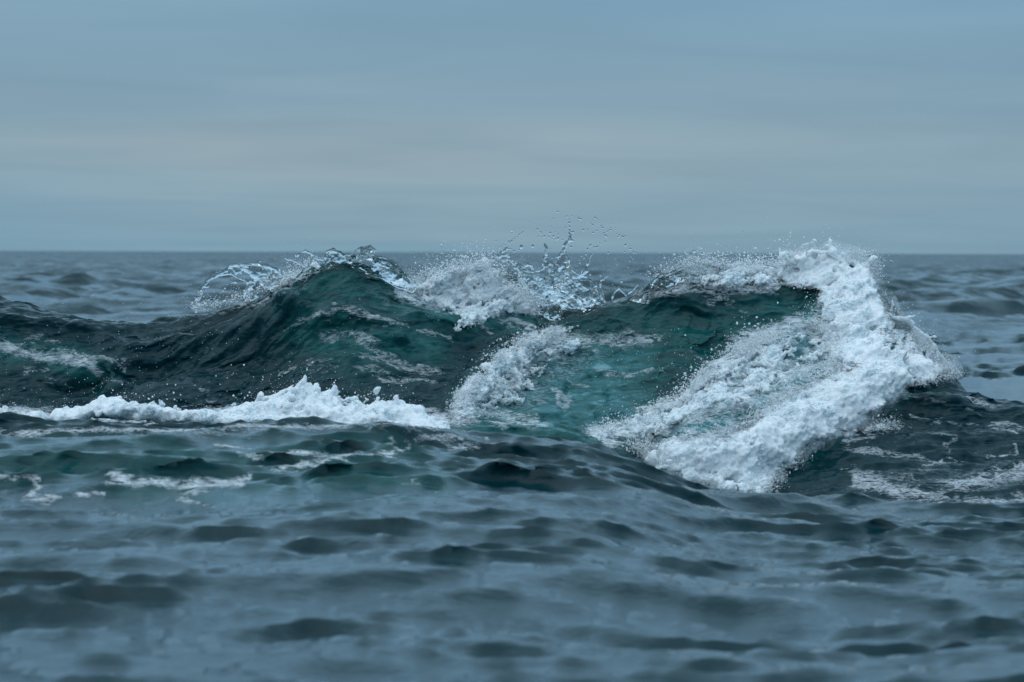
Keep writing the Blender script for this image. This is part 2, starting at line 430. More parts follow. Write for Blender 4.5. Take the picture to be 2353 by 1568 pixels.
DEEP = (.0008, .0290, .0360)
GREEN = (.0040, .0800, .0760)
TURQ = (.0500, .1800, .1950)
def water_material(name):
    m, t, b = principled(name)
    geo = N(t, 'ShaderNodeNewGeometry').outputs['Position']
    air = attr(t, 'air'); foam = attr(t, 'foam'); far = attr(t, 'far')
    smap = N(t, 'ShaderNodeMapping'); smap.inputs['Scale'].default_value = (1.0, 1.0, 3.0); smap.inputs['Rotation'].default_value = (0, math.radians(24), 0)
    L(t, geo, smap.inputs['Vector'])
    nz = noise(t, smap.outputs[0], 5.0, 8, .66, .8)
    air_glow_n = math_node(t, 'MULTIPLY', air, math_node(t, 'MULTIPLY_ADD', nz, 4.4, -1.2), clamp=True)
    col = ramp(t, air_glow_n, [(0, DEEP), (.25, GREEN), (.8, TURQ), (1, (.16, .34, .37))])
    # foam: lace where there is little of it, closed where there is much
    stretch = N(t, 'ShaderNodeMapping'); stretch.inputs['Scale'].default_value = (.75, 1.3, 2.4); stretch.inputs['Rotation'].default_value = (0, .42, 0)
    L(t, geo, stretch.inputs['Vector'])
    f1 = noise(t, stretch.outputs[0], 7.0, 8, .68, 1.2)
    f2 = noise(t, stretch.outputs[0], 34.0, 4, .6, .4)
    rid = math_node(t, 'MULTIPLY', math_node(t, 'ABSOLUTE', math_node(t, 'SUBTRACT', f1, .5)), 5.0)      # ridged: thin lines at f1 = .5
    lace = math_node(t, 'SUBTRACT', 1.0, rid, clamp=True)
    fsum = math_node(t, 'ADD', math_node(t, 'MULTIPLY', lace, .45), math_node(t, 'MULTIPLY', f2, .55))
    f3 = noise(t, stretch.outputs[0], 110.0, 3, .7, .5)
    fsum = math_node(t, 'ADD', math_node(t, 'MULTIPLY', fsum, .72), math_node(t, 'MULTIPLY', f3, .28))
    fr = math_node(t, 'MULTIPLY', math_node(t, 'SUBTRACT', fsum, math_node(t, 'MULTIPLY_ADD', foam, -.60, .82)), 3.4, clamp=True)
    fr = math_node(t, 'MULTIPLY', fr, math_node(t, 'MULTIPLY', foam, 3.0, clamp=True))
    col = mix(t, fr, col, (.80, .84, .87))
    L(t, col, b.inputs['Base Color'])
    rough = math_node(t, 'ADD', math_node(t, 'MULTIPLY_ADD', far, .05, .045), math_node(t, 'MULTIPLY', fr, .5))
    L(t, rough, b.inputs['Roughness'])
    b.inputs['IOR'].default_value = 1.333
    b.inputs['Specular IOR Level'].default_value = .42
    bn = noise(t, geo, 26.0, 6, .62)
    bs = math_node(t, 'MULTIPLY', bn, math_node(t, 'MULTIPLY_ADD', fr, 2.0, 1.0))
    bp = N(t, 'ShaderNodeBump'); bp.inputs['Strength'].default_value = .55; bp.inputs['Distance'].default_value = .012
    L(t, bs, bp.inputs['Height'])
    # small wind ripples as slopes: fine near by, broad far away where the sheet is too coarse to carry them
    def slopes(vec, scale, detail, rough, amp):
        n = N(t, 'ShaderNodeTexNoise'); n.inputs['Scale'].default_value = scale; n.inputs['Detail'].default_value = detail; n.inputs['Roughness'].default_value = rough
        L(t, vec, n.inputs['Vector'])
        v = N(t, 'ShaderNodeVectorMath', operation='SUBTRACT'); L(t, n.outputs['Color'], v.inputs[0]); v.inputs[1].default_value = (.5, .5, .5)
        k = N(t, 'ShaderNodeVectorMath', operation='SCALE'); L(t, v.outputs[0], k.inputs[0])
        if isinstance(amp, (int, float)): k.inputs['Scale'].default_value = amp
        else: L(t, amp, k.inputs['Scale'])
        return k.outputs[0]
    wm = N(t, 'ShaderNodeMapping'); wm.inputs['Scale'].default_value = (.55, 1, .3); L(t, geo, wm.inputs['Vector'])
    s1 = slopes(wm.outputs[0], 1.1, 5, .62, math_node(t, 'MULTIPLY', far, 2.0))
    s2 = slopes(smap.outputs[0], 15.0, 4, .6, math_node(t, 'MULTIPLY_ADD', attr(t, 'face'), 1.25, .14))
    ad = N(t, 'ShaderNodeVectorMath', operation='ADD'); L(t, s1, ad.inputs[0]); L(t, s2, ad.inputs[1])
    ad2 = N(t, 'ShaderNodeVectorMath', operation='ADD'); L(t, ad.outputs[0], ad2.inputs[0]); L(t, bp.outputs[0], ad2.inputs[1])
    # of far waves one sees the near faces only
    bias = N(t, 'ShaderNodeCombineXYZ'); L(t, math_node(t, 'MULTIPLY', far, -.25), bias.inputs[1])
    ad3 = N(t, 'ShaderNodeVectorMath', operation='ADD'); L(t, ad2.outputs[0], ad3.inputs[0]); L(t, bias.outputs[0], ad3.inputs[1])
    nn = N(t, 'ShaderNodeVectorMath', operation='NORMALIZE'); L(t, ad3.outputs[0], nn.inputs[0])
    L(t, nn.outputs[0], b.inputs['Normal'])
    return m
M_WATER = water_material('sea_water')

def mesh_from(name, V, Fq, mat, attrs=None, smooth=True):
    me = bpy.data.meshes.new(name)
    k = Fq.shape[1]
    me.vertices.add(len(V)); me.vertices.foreach_set('co', np.ascontiguousarray(V, dtype=np.float32).ravel())
    me.loops.add(Fq.size); me.loops.foreach_set('vertex_index', np.ascontiguousarray(Fq, dtype=np.int32).ravel())
    me.polygons.add(len(Fq)); me.polygons.foreach_set('loop_start', np.arange(0, Fq.size, k, dtype=np.int32))
    me.polygons.foreach_set('loop_total', np.full(len(Fq), k, dtype=np.int32))
    me.update(calc_edges=True)
    me.polygons.foreach_set('use_smooth', np.full(len(Fq), smooth))
    for an, av in (attrs or {}).items():
        a = me.attributes.new(an, 'FLOAT', 'POINT')
        a.data.foreach_set('value', np.ascontiguousarray(av, dtype=np.float32).ravel())
    me.materials.append(mat)
    return me
def obj(name, me, parent=None, label=None, cat=None, group=None, kind=None):
    o = bpy.data.objects.new(name, me)
    C.objects.link(o)
    if parent: o.parent = parent
    if label: o['label'] = label
    if cat: o['category'] = cat
    if group: o['group'] = group
    if kind: o['kind'] = kind
    return o
def sheet(name, r0, r1, k=1, **kw):
    cs = np.arange(0, NC, k)
    P = G[r0:r1, cs].reshape(-1, 3)
    nr, nc = r1 - r0, len(cs)
    i = np.arange(nr - 1)[:, None] * nc + np.arange(nc - 1)[None, :]
    Fq = np.stack([i, i + 1, i + nc + 1, i + nc], -1).reshape(-1, 4)
    at_ = {'foam': FOAM[r0:r1, cs], 'air': AIR_GLOW[r0:r1, cs], 'far': FAR[r0:r1, cs], 'face': face[r0:r1, cs]}
    return obj(name, mesh_from(name, P, Fq, M_WATER, at_), **kw)
rowF = sum(seg_rows[:4])           # trough behind the near swell
rowK = sum(seg_rows[:9])
sheet('water', 0, rowF + 2, 2, kind='structure')
wave = sheet('breaking_wave', rowF, rowK + 1, label='tall dark green wave rearing up and breaking in the open sea', cat='wave')
sheet('sea', rowK - 1, NR, 2, kind='structure')

# ------------------------------------------------------------------ where the surface stands behind a point of the print
CELL = 4
_dm = np.full((int(1700 // CELL), int(3200 // CELL)), 99.0, np.float32)      # columns from -420
_sx = ((PX0[rowF - 30:rowK] + 420) / CELL).astype(int); _sy = (PY0[rowF - 30:rowK] / CELL).astype(int)
_ok = (_sx >= 0) & (_sx < _dm.shape[1]) & (_sy >= 0) & (_sy < _dm.shape[0])
np.minimum.at(_dm, (_sy[_ok], _sx[_ok]), G[rowF - 30:rowK][..., 1][_ok].astype(np.float32))
for _ in range(2):                                                          # close pin holes
    p = np.pad(_dm, 1, mode='edge')
    nbm = np.minimum.reduce([p[:-2, 1:-1], p[2:, 1:-1], p[1:-1, :-2], p[1:-1, 2:]])
    _dm = np.where(_dm > 90, nbm, _dm)
def depth(X, Y, default=23.2):
    X = np.asarray(X, float); Y = np.asarray(Y, float)
    i = np.clip((Y / CELL).astype(int), 0, _dm.shape[0] - 1); j = np.clip(((X + 420) / CELL).astype(int), 0, _dm.shape[1] - 1)
    d = _dm[i, j]
    return np.where(d > 90, default, d)

# ------------------------------------------------------------------ implicit bodies of foam and water
def noise_tile(n, lmin, lmax, p, seed):
    r = np.random.default_rng(seed)
    k1 = np.fft.fftfreq(n).astype(np.float32); kz = np.fft.rfftfreq(n).astype(np.float32)
    k = np.sqrt(k1[:, None, None] ** 2 + k1[None, :, None] ** 2 + kz[None, None, :] ** 2); k[0, 0, 0] = 1
    a = k ** (-p) * (k > 1.0 / lmax) * (k < 1.0 / lmin); a[0, 0, 0] = 0
    f = np.fft.rfftn(r.normal(size=(n, n, n)).astype(np.float32)) * a
    o = np.fft.irfftn(f, s=(n, n, n)).astype(np.float32)
    return o / o.std()
N_BIG = noise_tile(128, 12, 60, 2.2, 21)      # lumps
N_MID = noise_tile(108, 5, 20, 2.0, 22)
N_FIN = noise_tile(80, 2.6, 7, 1.4, 23)
def streak_tile(n, lmin, lmax, p, seed, sx, sz):
    r = np.random.default_rng(seed)
    k1 = np.fft.fftfreq(n).astype(np.float32); kz = np.fft.rfftfreq(n).astype(np.float32)
    kx = k1[:, None, None]; kk = kz[None, None, :]
    a_, b_ = kx * math.cos(.55) + kk * math.sin(.55), -kx * math.sin(.55) + kk * math.cos(.55)     # along and across the fall
    k = np.sqrt((a_ * sx) ** 2 + (k1[None, :, None] * 1.2) ** 2 + (b_ * sz) ** 2); k[0, 0, 0] = 1
    a = k ** (-p) * (k > 1.0 / lmax) * (k < 1.0 / lmin); a[0, 0, 0] = 0
    o = np.fft.irfftn(np.fft.rfftn(r.normal(size=(n, n, n)).astype(np.float32)) * a, s=(n, n, n)).astype(np.float32)
    return o / o.std()
N_STR = streak_tile(112, 3.0, 26, 1.9, 24, 2.4, .9)
import openvdb

class Body:
    """a signed field on a grid; negative inside"""
    def __init__(s, lo, hi, vox):
        s.lo = np.array(lo, float); s.vox = vox
        s.n = np.ceil((np.array(hi, float) - s.lo) / vox).astype(int) + 1
        s.a = np.full(s.n, 0.5, np.float32)
    def _box(s, c0, c1):
        i0 = np.clip(np.floor((c0 - s.lo) / s.vox).astype(int), 0, s.n); i1 = np.clip(np.ceil((c1 - s.lo) / s.vox).astype(int) + 1, 0, s.n)
        return i0, i1
    def _axes(s, i0, i1):
        return [((np.arange(i0[k], i1[k]) * s.vox + s.lo[k]).astype(np.float32)) for k in range(3)]
    def _merge(s, i0, i1, f, k):
        v = s.a[i0[0]:i1[0], i0[1]:i1[1], i0[2]:i1[2]]
        if k > 0:
            h = np.clip(k - np.abs(v - f), 0, None) / k
            np.minimum(v, f, out=v); v -= h * h * (k * .25)
        else: np.minimum(v, f, out=v)
    def ball(s, c, r, k=0.02, pad=0.06):
        c = np.asarray(c, float)
        i0, i1 = s._box(c - r - pad, c + r + pad)
        if np.any(i1 <= i0): return
        X, Y, Z = s._axes(i0, i1)
        f = np.sqrt((X - c[0])[:, None, None] ** 2 + (Y - c[1])[None, :, None] ** 2 + (Z - c[2])[None, None, :] ** 2) - r
        s._merge(i0, i1, f, k)
    def rod(s, a, b, ra, rb, k=0.01, pad=0.03):
        a = np.asarray(a, float); b = np.asarray(b, float); m = max(ra, rb) + pad
        i0, i1 = s._box(np.minimum(a, b) - m, np.maximum(a, b) + m)
        if np.any(i1 <= i0): return
        X, Y, Z = s._axes(i0, i1)
        d = b - a; l2 = float(d @ d) + 1e-9
        t = (((X - a[0]) * d[0])[:, None, None] + ((Y - a[1]) * d[1])[None, :, None] + ((Z - a[2]) * d[2])[None, None, :]) / l2
        t = np.clip(t, 0, 1)
        f = np.sqrt((X[:, None, None] - a[0] - t * d[0]) ** 2 + (Y[None, :, None] - a[1] - t * d[1]) ** 2 + (Z[None, None, :] - a[2] - t * d[2]) ** 2) - (ra + (rb - ra) * t)
        s._merge(i0, i1, f.astype(np.float32), k)
    def tube(s, P, r0, r1, wob=0.0, k=0.01):
        """a strand of water through the points, beaded and tapering"""
        P = np.asarray(P, float); seg = []
        for i in range(len(P) - 1):
            n = max(2, int(np.linalg.norm(P[i + 1] - P[i]) / 0.02))
            seg += [P[i] + (P[i + 1] - P[i]) * j / n for j in range(n)]
        seg.append(P[-1]); seg = np.array(seg)
        n = len(seg)
        jit = rng.normal(0, 1, (n, 3)) * wob
        seg[1:-1] += jit[1:-1]
        rr = np.linspace(r0, r1, n) * (1 + 0.28 * np.sin(np.arange(n) * 1.7 + rng.uniform(0, 6)))
        for i in range(n - 1): s.rod(seg[i], seg[i + 1], rr[i], rr[i + 1], k)
    def noise(s, tile, amp, off=(0, 0, 0), mode='plain', step=(1, 1, 1)):
        m = tile.shape[0]
        ix = [((np.arange(s.n[k]) * step[k] + off[k]) % m).astype(int) for k in range(3)]
        t = tile[ix[0]][:, ix[1]][:, :, ix[2]]
        if mode == 'billow': t = np.abs(t) * 1.4 - 0.9
        s.a -= t * np.float32(amp)
    def mesh(s, name, mat, dens=None):
        band = 3 * s.vox
        a = np.clip(s.a, -band, band)
        g = openvdb.FloatGrid(band)
        g.copyFromArray(a, tolerance=1e-6)
        g.transform = openvdb.createLinearTransform(voxelSize=s.vox)
        V, Q = g.convertToQuads(isovalue=0.0)
        V = np.asarray(V, float); Q = np.asarray(Q)
        if len(Q) == 0: raise RuntimeError('empty ' + name)
        A, B, Cc, D = (V[Q[:, i]] for i in range(4))
        vol = np.einsum('ij,ij->i', A, np.cross(B, Cc)).sum() + np.einsum('ij,ij->i', A, np.cross(Cc, D)).sum()
        if vol < 0: Q = Q[:, ::-1]
        V = V + s.lo
        return mesh_from(name, V, Q, mat, {'dens': dens(V) if dens else np.ones(len(V))})

def px2m(p, d=22.5): return p / FPX * d
def scatter(poly, n, edge=None):
    P = np.array(poly, float); lo, hi = P.min(0), P.max(0); o = []
    while len(o) < n:
        q = rng.uniform(lo, hi, (n * 2, 2))
        q = q[in_poly(q[:, 0], q[:, 1], poly)]
        o += list(q)
    return np.array(o[:n])
def line(pts, n):
    P = np.array(pts, float); s = np.r_[0, np.cumsum(np.hypot(*np.diff(P[:, :2], axis=0).T))]
    t = np.linspace(0, s[-1], n)
    return np.stack([np.interp(t, s, P[:, i]) for i in range(P.shape[1])], -1)

# --- materials of foam and of clear flung water
def foam_material(name, white=(.92, .93, .94), wet=.35):
    m, t, b = principled(name)
    geo = N(t, 'ShaderNodeNewGeometry').outputs['Position']
    fm_ = N(t, 'ShaderNodeMapping'); fm_.inputs['Scale'].default_value = (.7, 1, 1.5); fm_.inputs['Rotation'].default_value = (0, -.5, 0)
    L(t, geo, fm_.inputs['Vector'])
    big = noise(t, geo, 4.0, 5, .6, .6)
    def threads(scale, w):
        n_ = noise(t, fm_.outputs[0], scale, 3, .6, 1.4)
        return math_node(t, 'MULTIPLY', math_node(t, 'ABSOLUTE', math_node(t, 'SUBTRACT', n_, .5)), w, clamp=True)      # 0 on thin wandering lines
    tr = math_node(t, 'MULTIPLY', threads(16, 14), math_node(t, 'MULTIPLY_ADD', threads(42, 12), .55, .45))
    f = math_node(t, 'ADD', math_node(t, 'MULTIPLY', big, .62), math_node(t, 'MULTIPLY', tr, .34))
    col = ramp(t, f, [(.20, (.20, .34, .38)), (.30 + wet * .7, (.66, .73, .76)), (.47 + wet * .5, white)])
    dens = attr(t, 'dens')
    a1 = noise(t, fm_.outputs[0], 13.0, 7, .70, 1.0)
    a2 = noise(t, fm_.outputs[0], 60.0, 3, .7, .6)
    an = math_node(t, 'ADD', math_node(t, 'MULTIPLY', a1, .62), math_node(t, 'MULTIPLY', a2, .38))
    al = math_node(t, 'MULTIPLY_ADD', math_node(t, 'SUBTRACT', math_node(t, 'ADD', an, math_node(t, 'MULTIPLY', dens, .62)), .80), 6.0, .5, clamp=True)
    L(t, al, b.inputs['Alpha'])
    L(t, col, b.inputs['Base Color'])
    b.inputs['Roughness'].default_value = .38
    b.inputs['IOR'].default_value = 1.333
    b.inputs['Subsurface Weight'].default_value = .75
    b.inputs['Subsurface Radius'].default_value = (.8, .95, 1.0)
    b.inputs['Subsurface Scale'].default_value = .05
    h = noise(t, geo, 60, 5, .7)
    bp = N(t, 'ShaderNodeBump'); bp.inputs['Strength'].default_value = .7; bp.inputs['Distance'].default_value = .01
    L(t, h, bp.inputs['Height']); L(t, bp.outputs[0], b.inputs['Normal'])
    return m
M_FOAM = foam_material('white_foam', wet=.11)
M_LACE = foam_material('thin_wet_foam', (.90, .92, .93), wet=.20)
def clear_material(name):
    m, t, b = principled(name)
    b.inputs['Base Color'].default_value = (.84, .88, .88, 1)
    b.inputs['Transmission Weight'].default_value = 1.0
    b.inputs['Roughness'].default_value = .02
    b.inputs['IOR'].default_value = 1.333
    return m
M_CLEAR = clear_material('clear_water')

# --- drops: icosahedra, one mesh for those nobody could count, single ones for those one can
_t = (1 + 5 ** .5) / 2
ICO_V = np.array([(-1, _t, 0), (1, _t, 0), (-1, -_t, 0), (1, -_t, 0), (0, -1, _t), (0, 1, _t), (0, -1, -_t), (0, 1, -_t), (_t, 0, -1), (_t, 0, 1), (-_t, 0, -1), (-_t, 0, 1)]) / math.hypot(1, _t)
OCT_V = np.array([(1, 0, 0), (-1, 0, 0), (0, 1, 0), (0, -1, 0), (0, 0, 1), (0, 0, -1)], float)
OCT_F = np.array([(0, 2, 4), (2, 1, 4), (1, 3, 4), (3, 0, 4), (2, 0, 5), (1, 2, 5), (3, 1, 5), (0, 3, 5)])
ICO_F = np.array([(0, 11, 5), (0, 5, 1), (0, 1, 7), (0, 7, 10), (0, 10, 11), (1, 5, 9), (5, 11, 4), (11, 10, 2), (10, 7, 6), (7, 1, 8), (3, 9, 4), (3, 4, 2), (3, 2, 6), (3, 6, 8), (3, 8, 9), (4, 9, 5), (2, 4, 11), (6, 2, 10), (8, 6, 7), (9, 8, 1)])
def spray(name, P, r, mat, **kw):
    n = len(P)
    st = rng.uniform(.75, 1.5, (n, 1, 3))
    V = (P[:, None, :] + OCT_V[None] * 1.15 * st * np.asarray(r).reshape(-1, 1, 1)).reshape(-1, 3)
    Fq = (OCT_F[None] + (np.arange(n) * 6)[:, None, None]).reshape(-1, 3)
    return obj(name, mesh_from(name, V, Fq, mat, {'dens': np.ones(len(V))}), kind='stuff', **kw)
def around(pts, n, sx, sy, up=0, d=None, sd=.12, rmin=.0025, rmax=.009, lift=.1):
    """fine drops thrown off a line or a set of points of the print"""
    P = line(pts, n * 3)
    w = rng.uniform(.02, 1, 60) ** 2.5                                       # thrown off in bursts, not evenly
    w = np.interp(np.linspace(0, 59, n * 3), np.arange(60), w); w /= w.sum()
    P = P[rng.choice(n * 3, n, p=w)]
    X = P[:, 0] + rng.normal(0, sx, n); Y = P[:, 1] - np.abs(rng.exponential(sy, n)) * (1 if up >= 0 else 0) + rng.normal(0, sy * .35, n)
    dd = (depth(P[:, 0], P[:, 1]) if d is None else np.full(n, d)) - lift + rng.normal(0, sd, n)
    r = (rmin + (rmax - rmin) * rng.power(.40, n) ** 1.8) * np.where(rng.random(n) < .5, .55, 1)
    return at(X, Y, dd), r

def Z1(u, v): return (u * .3602, 517.7 + v * .3602)            # helpers that turn notes taken on enlargements into print units
def Z2(u, v): return (423.5 + u * .3241, 527.0 + v * .3241)
def Z3(u, v): return (988.3 + u * .3602, 451.8 + v * .3602)
def Z4(u, v): return (1600.0 + u * .3602, 498.8 + v * .3602)
def Z5(u, v): return (1129.4 + u * .18, 470.6 + v * .18)

# ------------------------------------------------------------------ the low ridge of foam in front of the wave
ridge_top = [(-420, 935), (-200, 950), (-60, 945), (0, 940), (40, 950), (100, 952), (170, 945), (200, 936), (212, 926), (240, 928), (265, 918), (290, 916), (318, 930), (330, 936), (350, 926), (362, 938), (372, 932), (390, 940), (430, 944),
             (450, 948), (480, 957), (520, 955), (545, 948), (560, 940), (600, 915), (640, 905), (670, 892), (695, 873), (708, 872), (722, 885), (735, 902), (765, 900), (780, 914), (800, 915), (830, 918),
             (858, 916), (868, 908), (874, 922), (905, 930), (915, 926), (930, 934), (955, 944), (975, 962), (1000, 970), (1025, 975)]
b = Body(at(-430, 1010, 20.0) + np.array([0, 0, -.15]), [at(1050, 850, 21.1)[0], 21.1, at(700, 840, 20.7)[2]], .0110)
for X, Yt in line(ridge_top, 420):
    h = max(992 - Yt, 14) * (.38 + .5 * sstep(430, 640, X) if X < 640 else .95)
    if X < 600 and math.sin(X * .021 + 1.3 * math.sin(X * .05)) > .75: continue
    n = max(2, int(h / 9))
    for j in range(n):
        f = j / n
        Y = Yt + 5 + f * h
        r = px2m(5 + f * 13 + rng.uniform(-2, 2), 20.5)
        b.ball(at(X + rng.normal(0, 3), Y, 20.62 - f * .32 + rng.normal(0, .05) + .03 * math.sin(X * .05)), r, .025)
# fingers of foam thrown up off the ridge
for X, Yt, hh in [(235, 922, 8), (278, 912, 9), (345, 924, 10), (370, 928, 10), (402, 936, 8), (600, 912, 6), (702, 870, 8), (768, 898, 8), (868, 906, 10), (914, 922, 12), (212, 928, 6)]:
    b.tube([at(X - 2, Yt + 10, 20.6), at(X + rng.uniform(-2, 3), Yt + hh * .3 - 2, 20.58), at(X + rng.uniform(-3, 3), Yt - hh * .6, 20.56)], px2m(5), px2m(2.2), .002)
b.tube([at(*Z2(450, 1245), 20.5), at(*Z2(400, 1238), 20.48), at(*Z2(335, 1240), 20.46)], px2m(4), px2m(2.5), .002)
b.noise(N_BIG, .010, (3, 9, 4), 'billow'); b.noise(N_STR, .0085, (5, 2, 9)); b.noise(N_FIN, .0035)
def ridge_dens(V):
    X, Y = proj(V)
    top = np.interp(X, [p[0] for p in ridge_top], [p[1] for p in ridge_top])
    k = (Y - top) / np.maximum(994 - top, 12)
    w = tile_at(TS[1], TS[0], V[:, 0] * 1.2, V[:, 2] * 3) / TS[1].std()
    return 1.05 - .85 * sstep(.35, 1.0, k) * (1 - .35 * sstep(600, 700, X)) + .12 * w
ridge = obj('foam_ridge', b.mesh('foam_ridge', M_FOAM, ridge_dens), label='low ridge of bright white foam along the foot of the wave, left of centre', cat='foam')
P, r = around([(p[0], p[1]) for p in ridge_top if p[0] > -60], 900, 12, 12, sd=.12, lift=0, d=20.55, rmin=.0015, rmax=.005)
spray('fine_spray', P, r, M_FOAM, parent=ridge)

# ------------------------------------------------------------------ the collapsing whitewater on the right
CASC = [(1800, 612), (1812, 590), (1830, 582), (1850, 578), (1872, 584), (1895, 580), (1915, 574), (1940, 574), (1958, 586), (1985, 594), (2002, 592), (2006, 602), (2000, 625), (2010, 645), (2024, 660), (2030, 690), (2040, 715), (2060, 735),
        (2090, 760), (2110, 785), (2135, 805), (2150, 830), (2175, 850), (2192, 862), (2160, 875), (2120, 885), (2080, 890), (2068, 905), (2050, 925), (2020, 935), (1995, 950), (2000, 975),
        (2060, 985), (1980, 988), (1930, 985), (1915, 1000), (1880, 1005), (1840, 1010), (1850, 1040), (1835, 1062), (1790, 1090), (1775, 1120), (1760, 1138), (1700, 1140), (1640, 1120), (1570, 1090), (1500, 1055), (1455, 1030),
        (1490, 1028), (1580, 1022), (1650, 1022), (1715, 1000), (1735, 965), (1760, 940), (1810, 915), (1850, 890), (1900, 855), (1930, 830), (1905, 810), (1925, 790), (1905, 765), (1870, 740), (1856, 715), (1872, 690), (1868, 670), (1840, 660), (1805, 650), (1796, 630)]
lo = [at(1380, 800, 19)[0], 19.0, -.55]; hi = [at(2240, 800, 23.8)[0], 23.8, 1.52]
b = Body(lo, hi, .0094)
def feather(b, poly, n, ang, spread, ln, rad, lift=.03, default=23.0):
    """torn filaments of foam lying over a body, drawn out along the flow"""
    for X, Y in scatter(poly, n):
        a = ang + rng.normal(0, spread); l = rng.uniform(.4, 1) * ln; k = rng.normal(0, .5)
        P = []
        for t in (0, .33, .66, 1):
            xx = X + math.cos(a + k * t) * l * t; yy = Y + math.sin(a + k * t) * l * t
            P.append(at(xx, yy, float(depth(min(max(xx, X - 30), X + 30), yy, default)) - lift - .03 * math.sin(t * 3) + rng.normal(0, .008)))
        b.tube(P, rad * rng.uniform(.7, 1.2), rad * .35, .003, k=.006)
S = scatter(CASC, 1300)
sd = poly_sd(S[:, 0], S[:, 1], CASC)
for (X, Y), e in zip(S, sd):
    r = px2m(min(5 + e * .45, 20) * rng.uniform(.55, 1.0))
    dd = float(depth(X, Y, 23.0))
    q = math.sin(X * .031 + Y * .017) + math.sin(X * .013 - Y * .041 + 1.0) + rng.normal(0, .5)
    if Y > 700 and q > 1.25: continue                                        # thin places where the green shows
    r *= 1.0 - .22 * q * .5
    b.ball(at(X, Y, dd - r * rng.uniform(.15, .75)), r, .022)
E_ = line(CASC + [CASC[0]], 520)
for X, Y in E_:
    r = px2m(rng.uniform(2, 5))
    b.ball(at(X + rng.normal(0, 3), Y + rng.normal(0, 3), float(depth(X, min(Y + 6, 1150), 23.0)) - .02), r, .02)
# the heavy rolling bulge low on the right
for X, Y in line([(1560, 1060), (1680, 1055), (1790, 1010), (1860, 970), (1940, 940), (2010, 900), (2040, 880)], 60):
    r = px2m(rng.uniform(34, 50)); b.ball(at(X + rng.normal(0, 8), Y + rng.normal(0, 8), float(depth(X, Y)) - r * .75), r, .05)
feather(b, CASC, 420, .55, .5, 46, .0075, .07)
for X, Y in E_[::2]:                                                        # torn edges
    if X > 1780 or Y > 1040:
        a_ = rng.uniform(-.6, 1.6) if Y > 720 else rng.uniform(-2.4, .4); l_ = rng.uniform(8, 30)
        dq = float(depth(X, min(Y, 1130), 23.0)) - .05
        b.tube([at(X, Y, dq), at(X + math.cos(a_) * l_ * .5, Y + math.sin(a_) * l_ * .5, dq - .02), at(X + math.cos(a_ + .4) * l_, Y + math.sin(a_ + .4) * l_, dq)], .011, .0035, .003)
b.noise(N_BIG, .012, (31, 19, 4), 'billow'); b.noise(N_STR, .0105, (5, 32, 9)); b.noise(N_FIN, .0042)
def casc_dens(V):
    X, Y = proj(V)
    sd_ = poly_sd(X, Y, CASC)
    w = tile_at(TS[1], TS[0], V[:, 0] * .5 + V[:, 2] * .4, (V[:, 2] - V[:, 0] * .6) * 1.6) / TS[1].std()
    d = .70 + .13 * w
    for pts, wd, top in (([(1520, 1062), (1680, 1050), (1790, 1005), (1880, 955), (1960, 910), (2035, 880)], 62, 1.15), ([(1835, 620), (1900, 615), (1965, 640), (1985, 700)], 58, 1.1),
                         ([(1930, 780), (1990, 800), (2060, 840), (2130, 855)], 55, .92), ([(1600, 1100), (1700, 1115)], 40, .8)):
        q, _, _ = seg_dist(X, Y, pts)
        d = np.maximum(d, top * np.exp(-(q / wd) ** 4) + .06 * w)
    return d - .38 * (1 - sstep(-6, 24, sd_))
casc = obj('whitewater', b.mesh('whitewater', M_FOAM, casc_dens), label='large tumbling mass of white water collapsing down the right end of the wave', cat='whitewater')
P1, r1 = around([CASC[i % len(CASC)] for i in range(len(CASC) + 1)], 13000, 15, 10, sd=.12, lift=.05, rmax=.0075)
spray('fine_spray', P1, r1, M_FOAM, parent=casc)
# strands thrown off it
def strands(name, defs, mat, vox=.006, parent=None, nz=.0015, **kw):
    P = np.concatenate([np.array(p, float) for p, _, _ in defs])
    b = Body(P.min(0) - .06, P.max(0) + .06, vox)
    for p, r0, r1 in defs: b.tube(p, r0, r1, .003)
    b.noise(N_MID, nz)
    return obj(name, b.mesh(name, mat), parent=parent, **kw)
def zp(Z, pts, d): return [at(*Z(u, v), d) for u, v in pts]
strands('arching_strand', [
    (zp(Z4, [(1215, 620), (1250, 640), (1330, 650), (1365, 665), (1400, 720), (1470, 760), (1510, 810), (1540, 860), (1590, 920), (1640, 960)], 22.6), .018, .009),
    (zp(Z4, [(1240, 600), (1255, 560), (1250, 520)], 22.7), .010, .004), (zp(Z4, [(1330, 645), (1360, 635), (1395, 630)], 22.6), .010, .005),
    (zp(Z4, [(1470, 765), (1500, 765), (1525, 765)], 22.6), .006, .009)], M_FOAM, parent=casc)
strands('looping_strand', [
    (zp(Z4, [(435, 915), (465, 945), (490, 965), (510, 930), (545, 890), (570, 860), (600, 870), (625, 890)], 20.9), .012, .006),
    (zp(Z4, [(490, 965), (470, 980), (440, 985)], 20.9), .010, .006), (zp(Z4, [(520, 985), (560, 1000), (600, 990), (650, 950), (640, 930)], 20.9), .009, .006),
    (zp(Z4, [(590, 870), (620, 850), (610, 830)], 20.9), .007, .004)], M_FOAM, parent=casc)
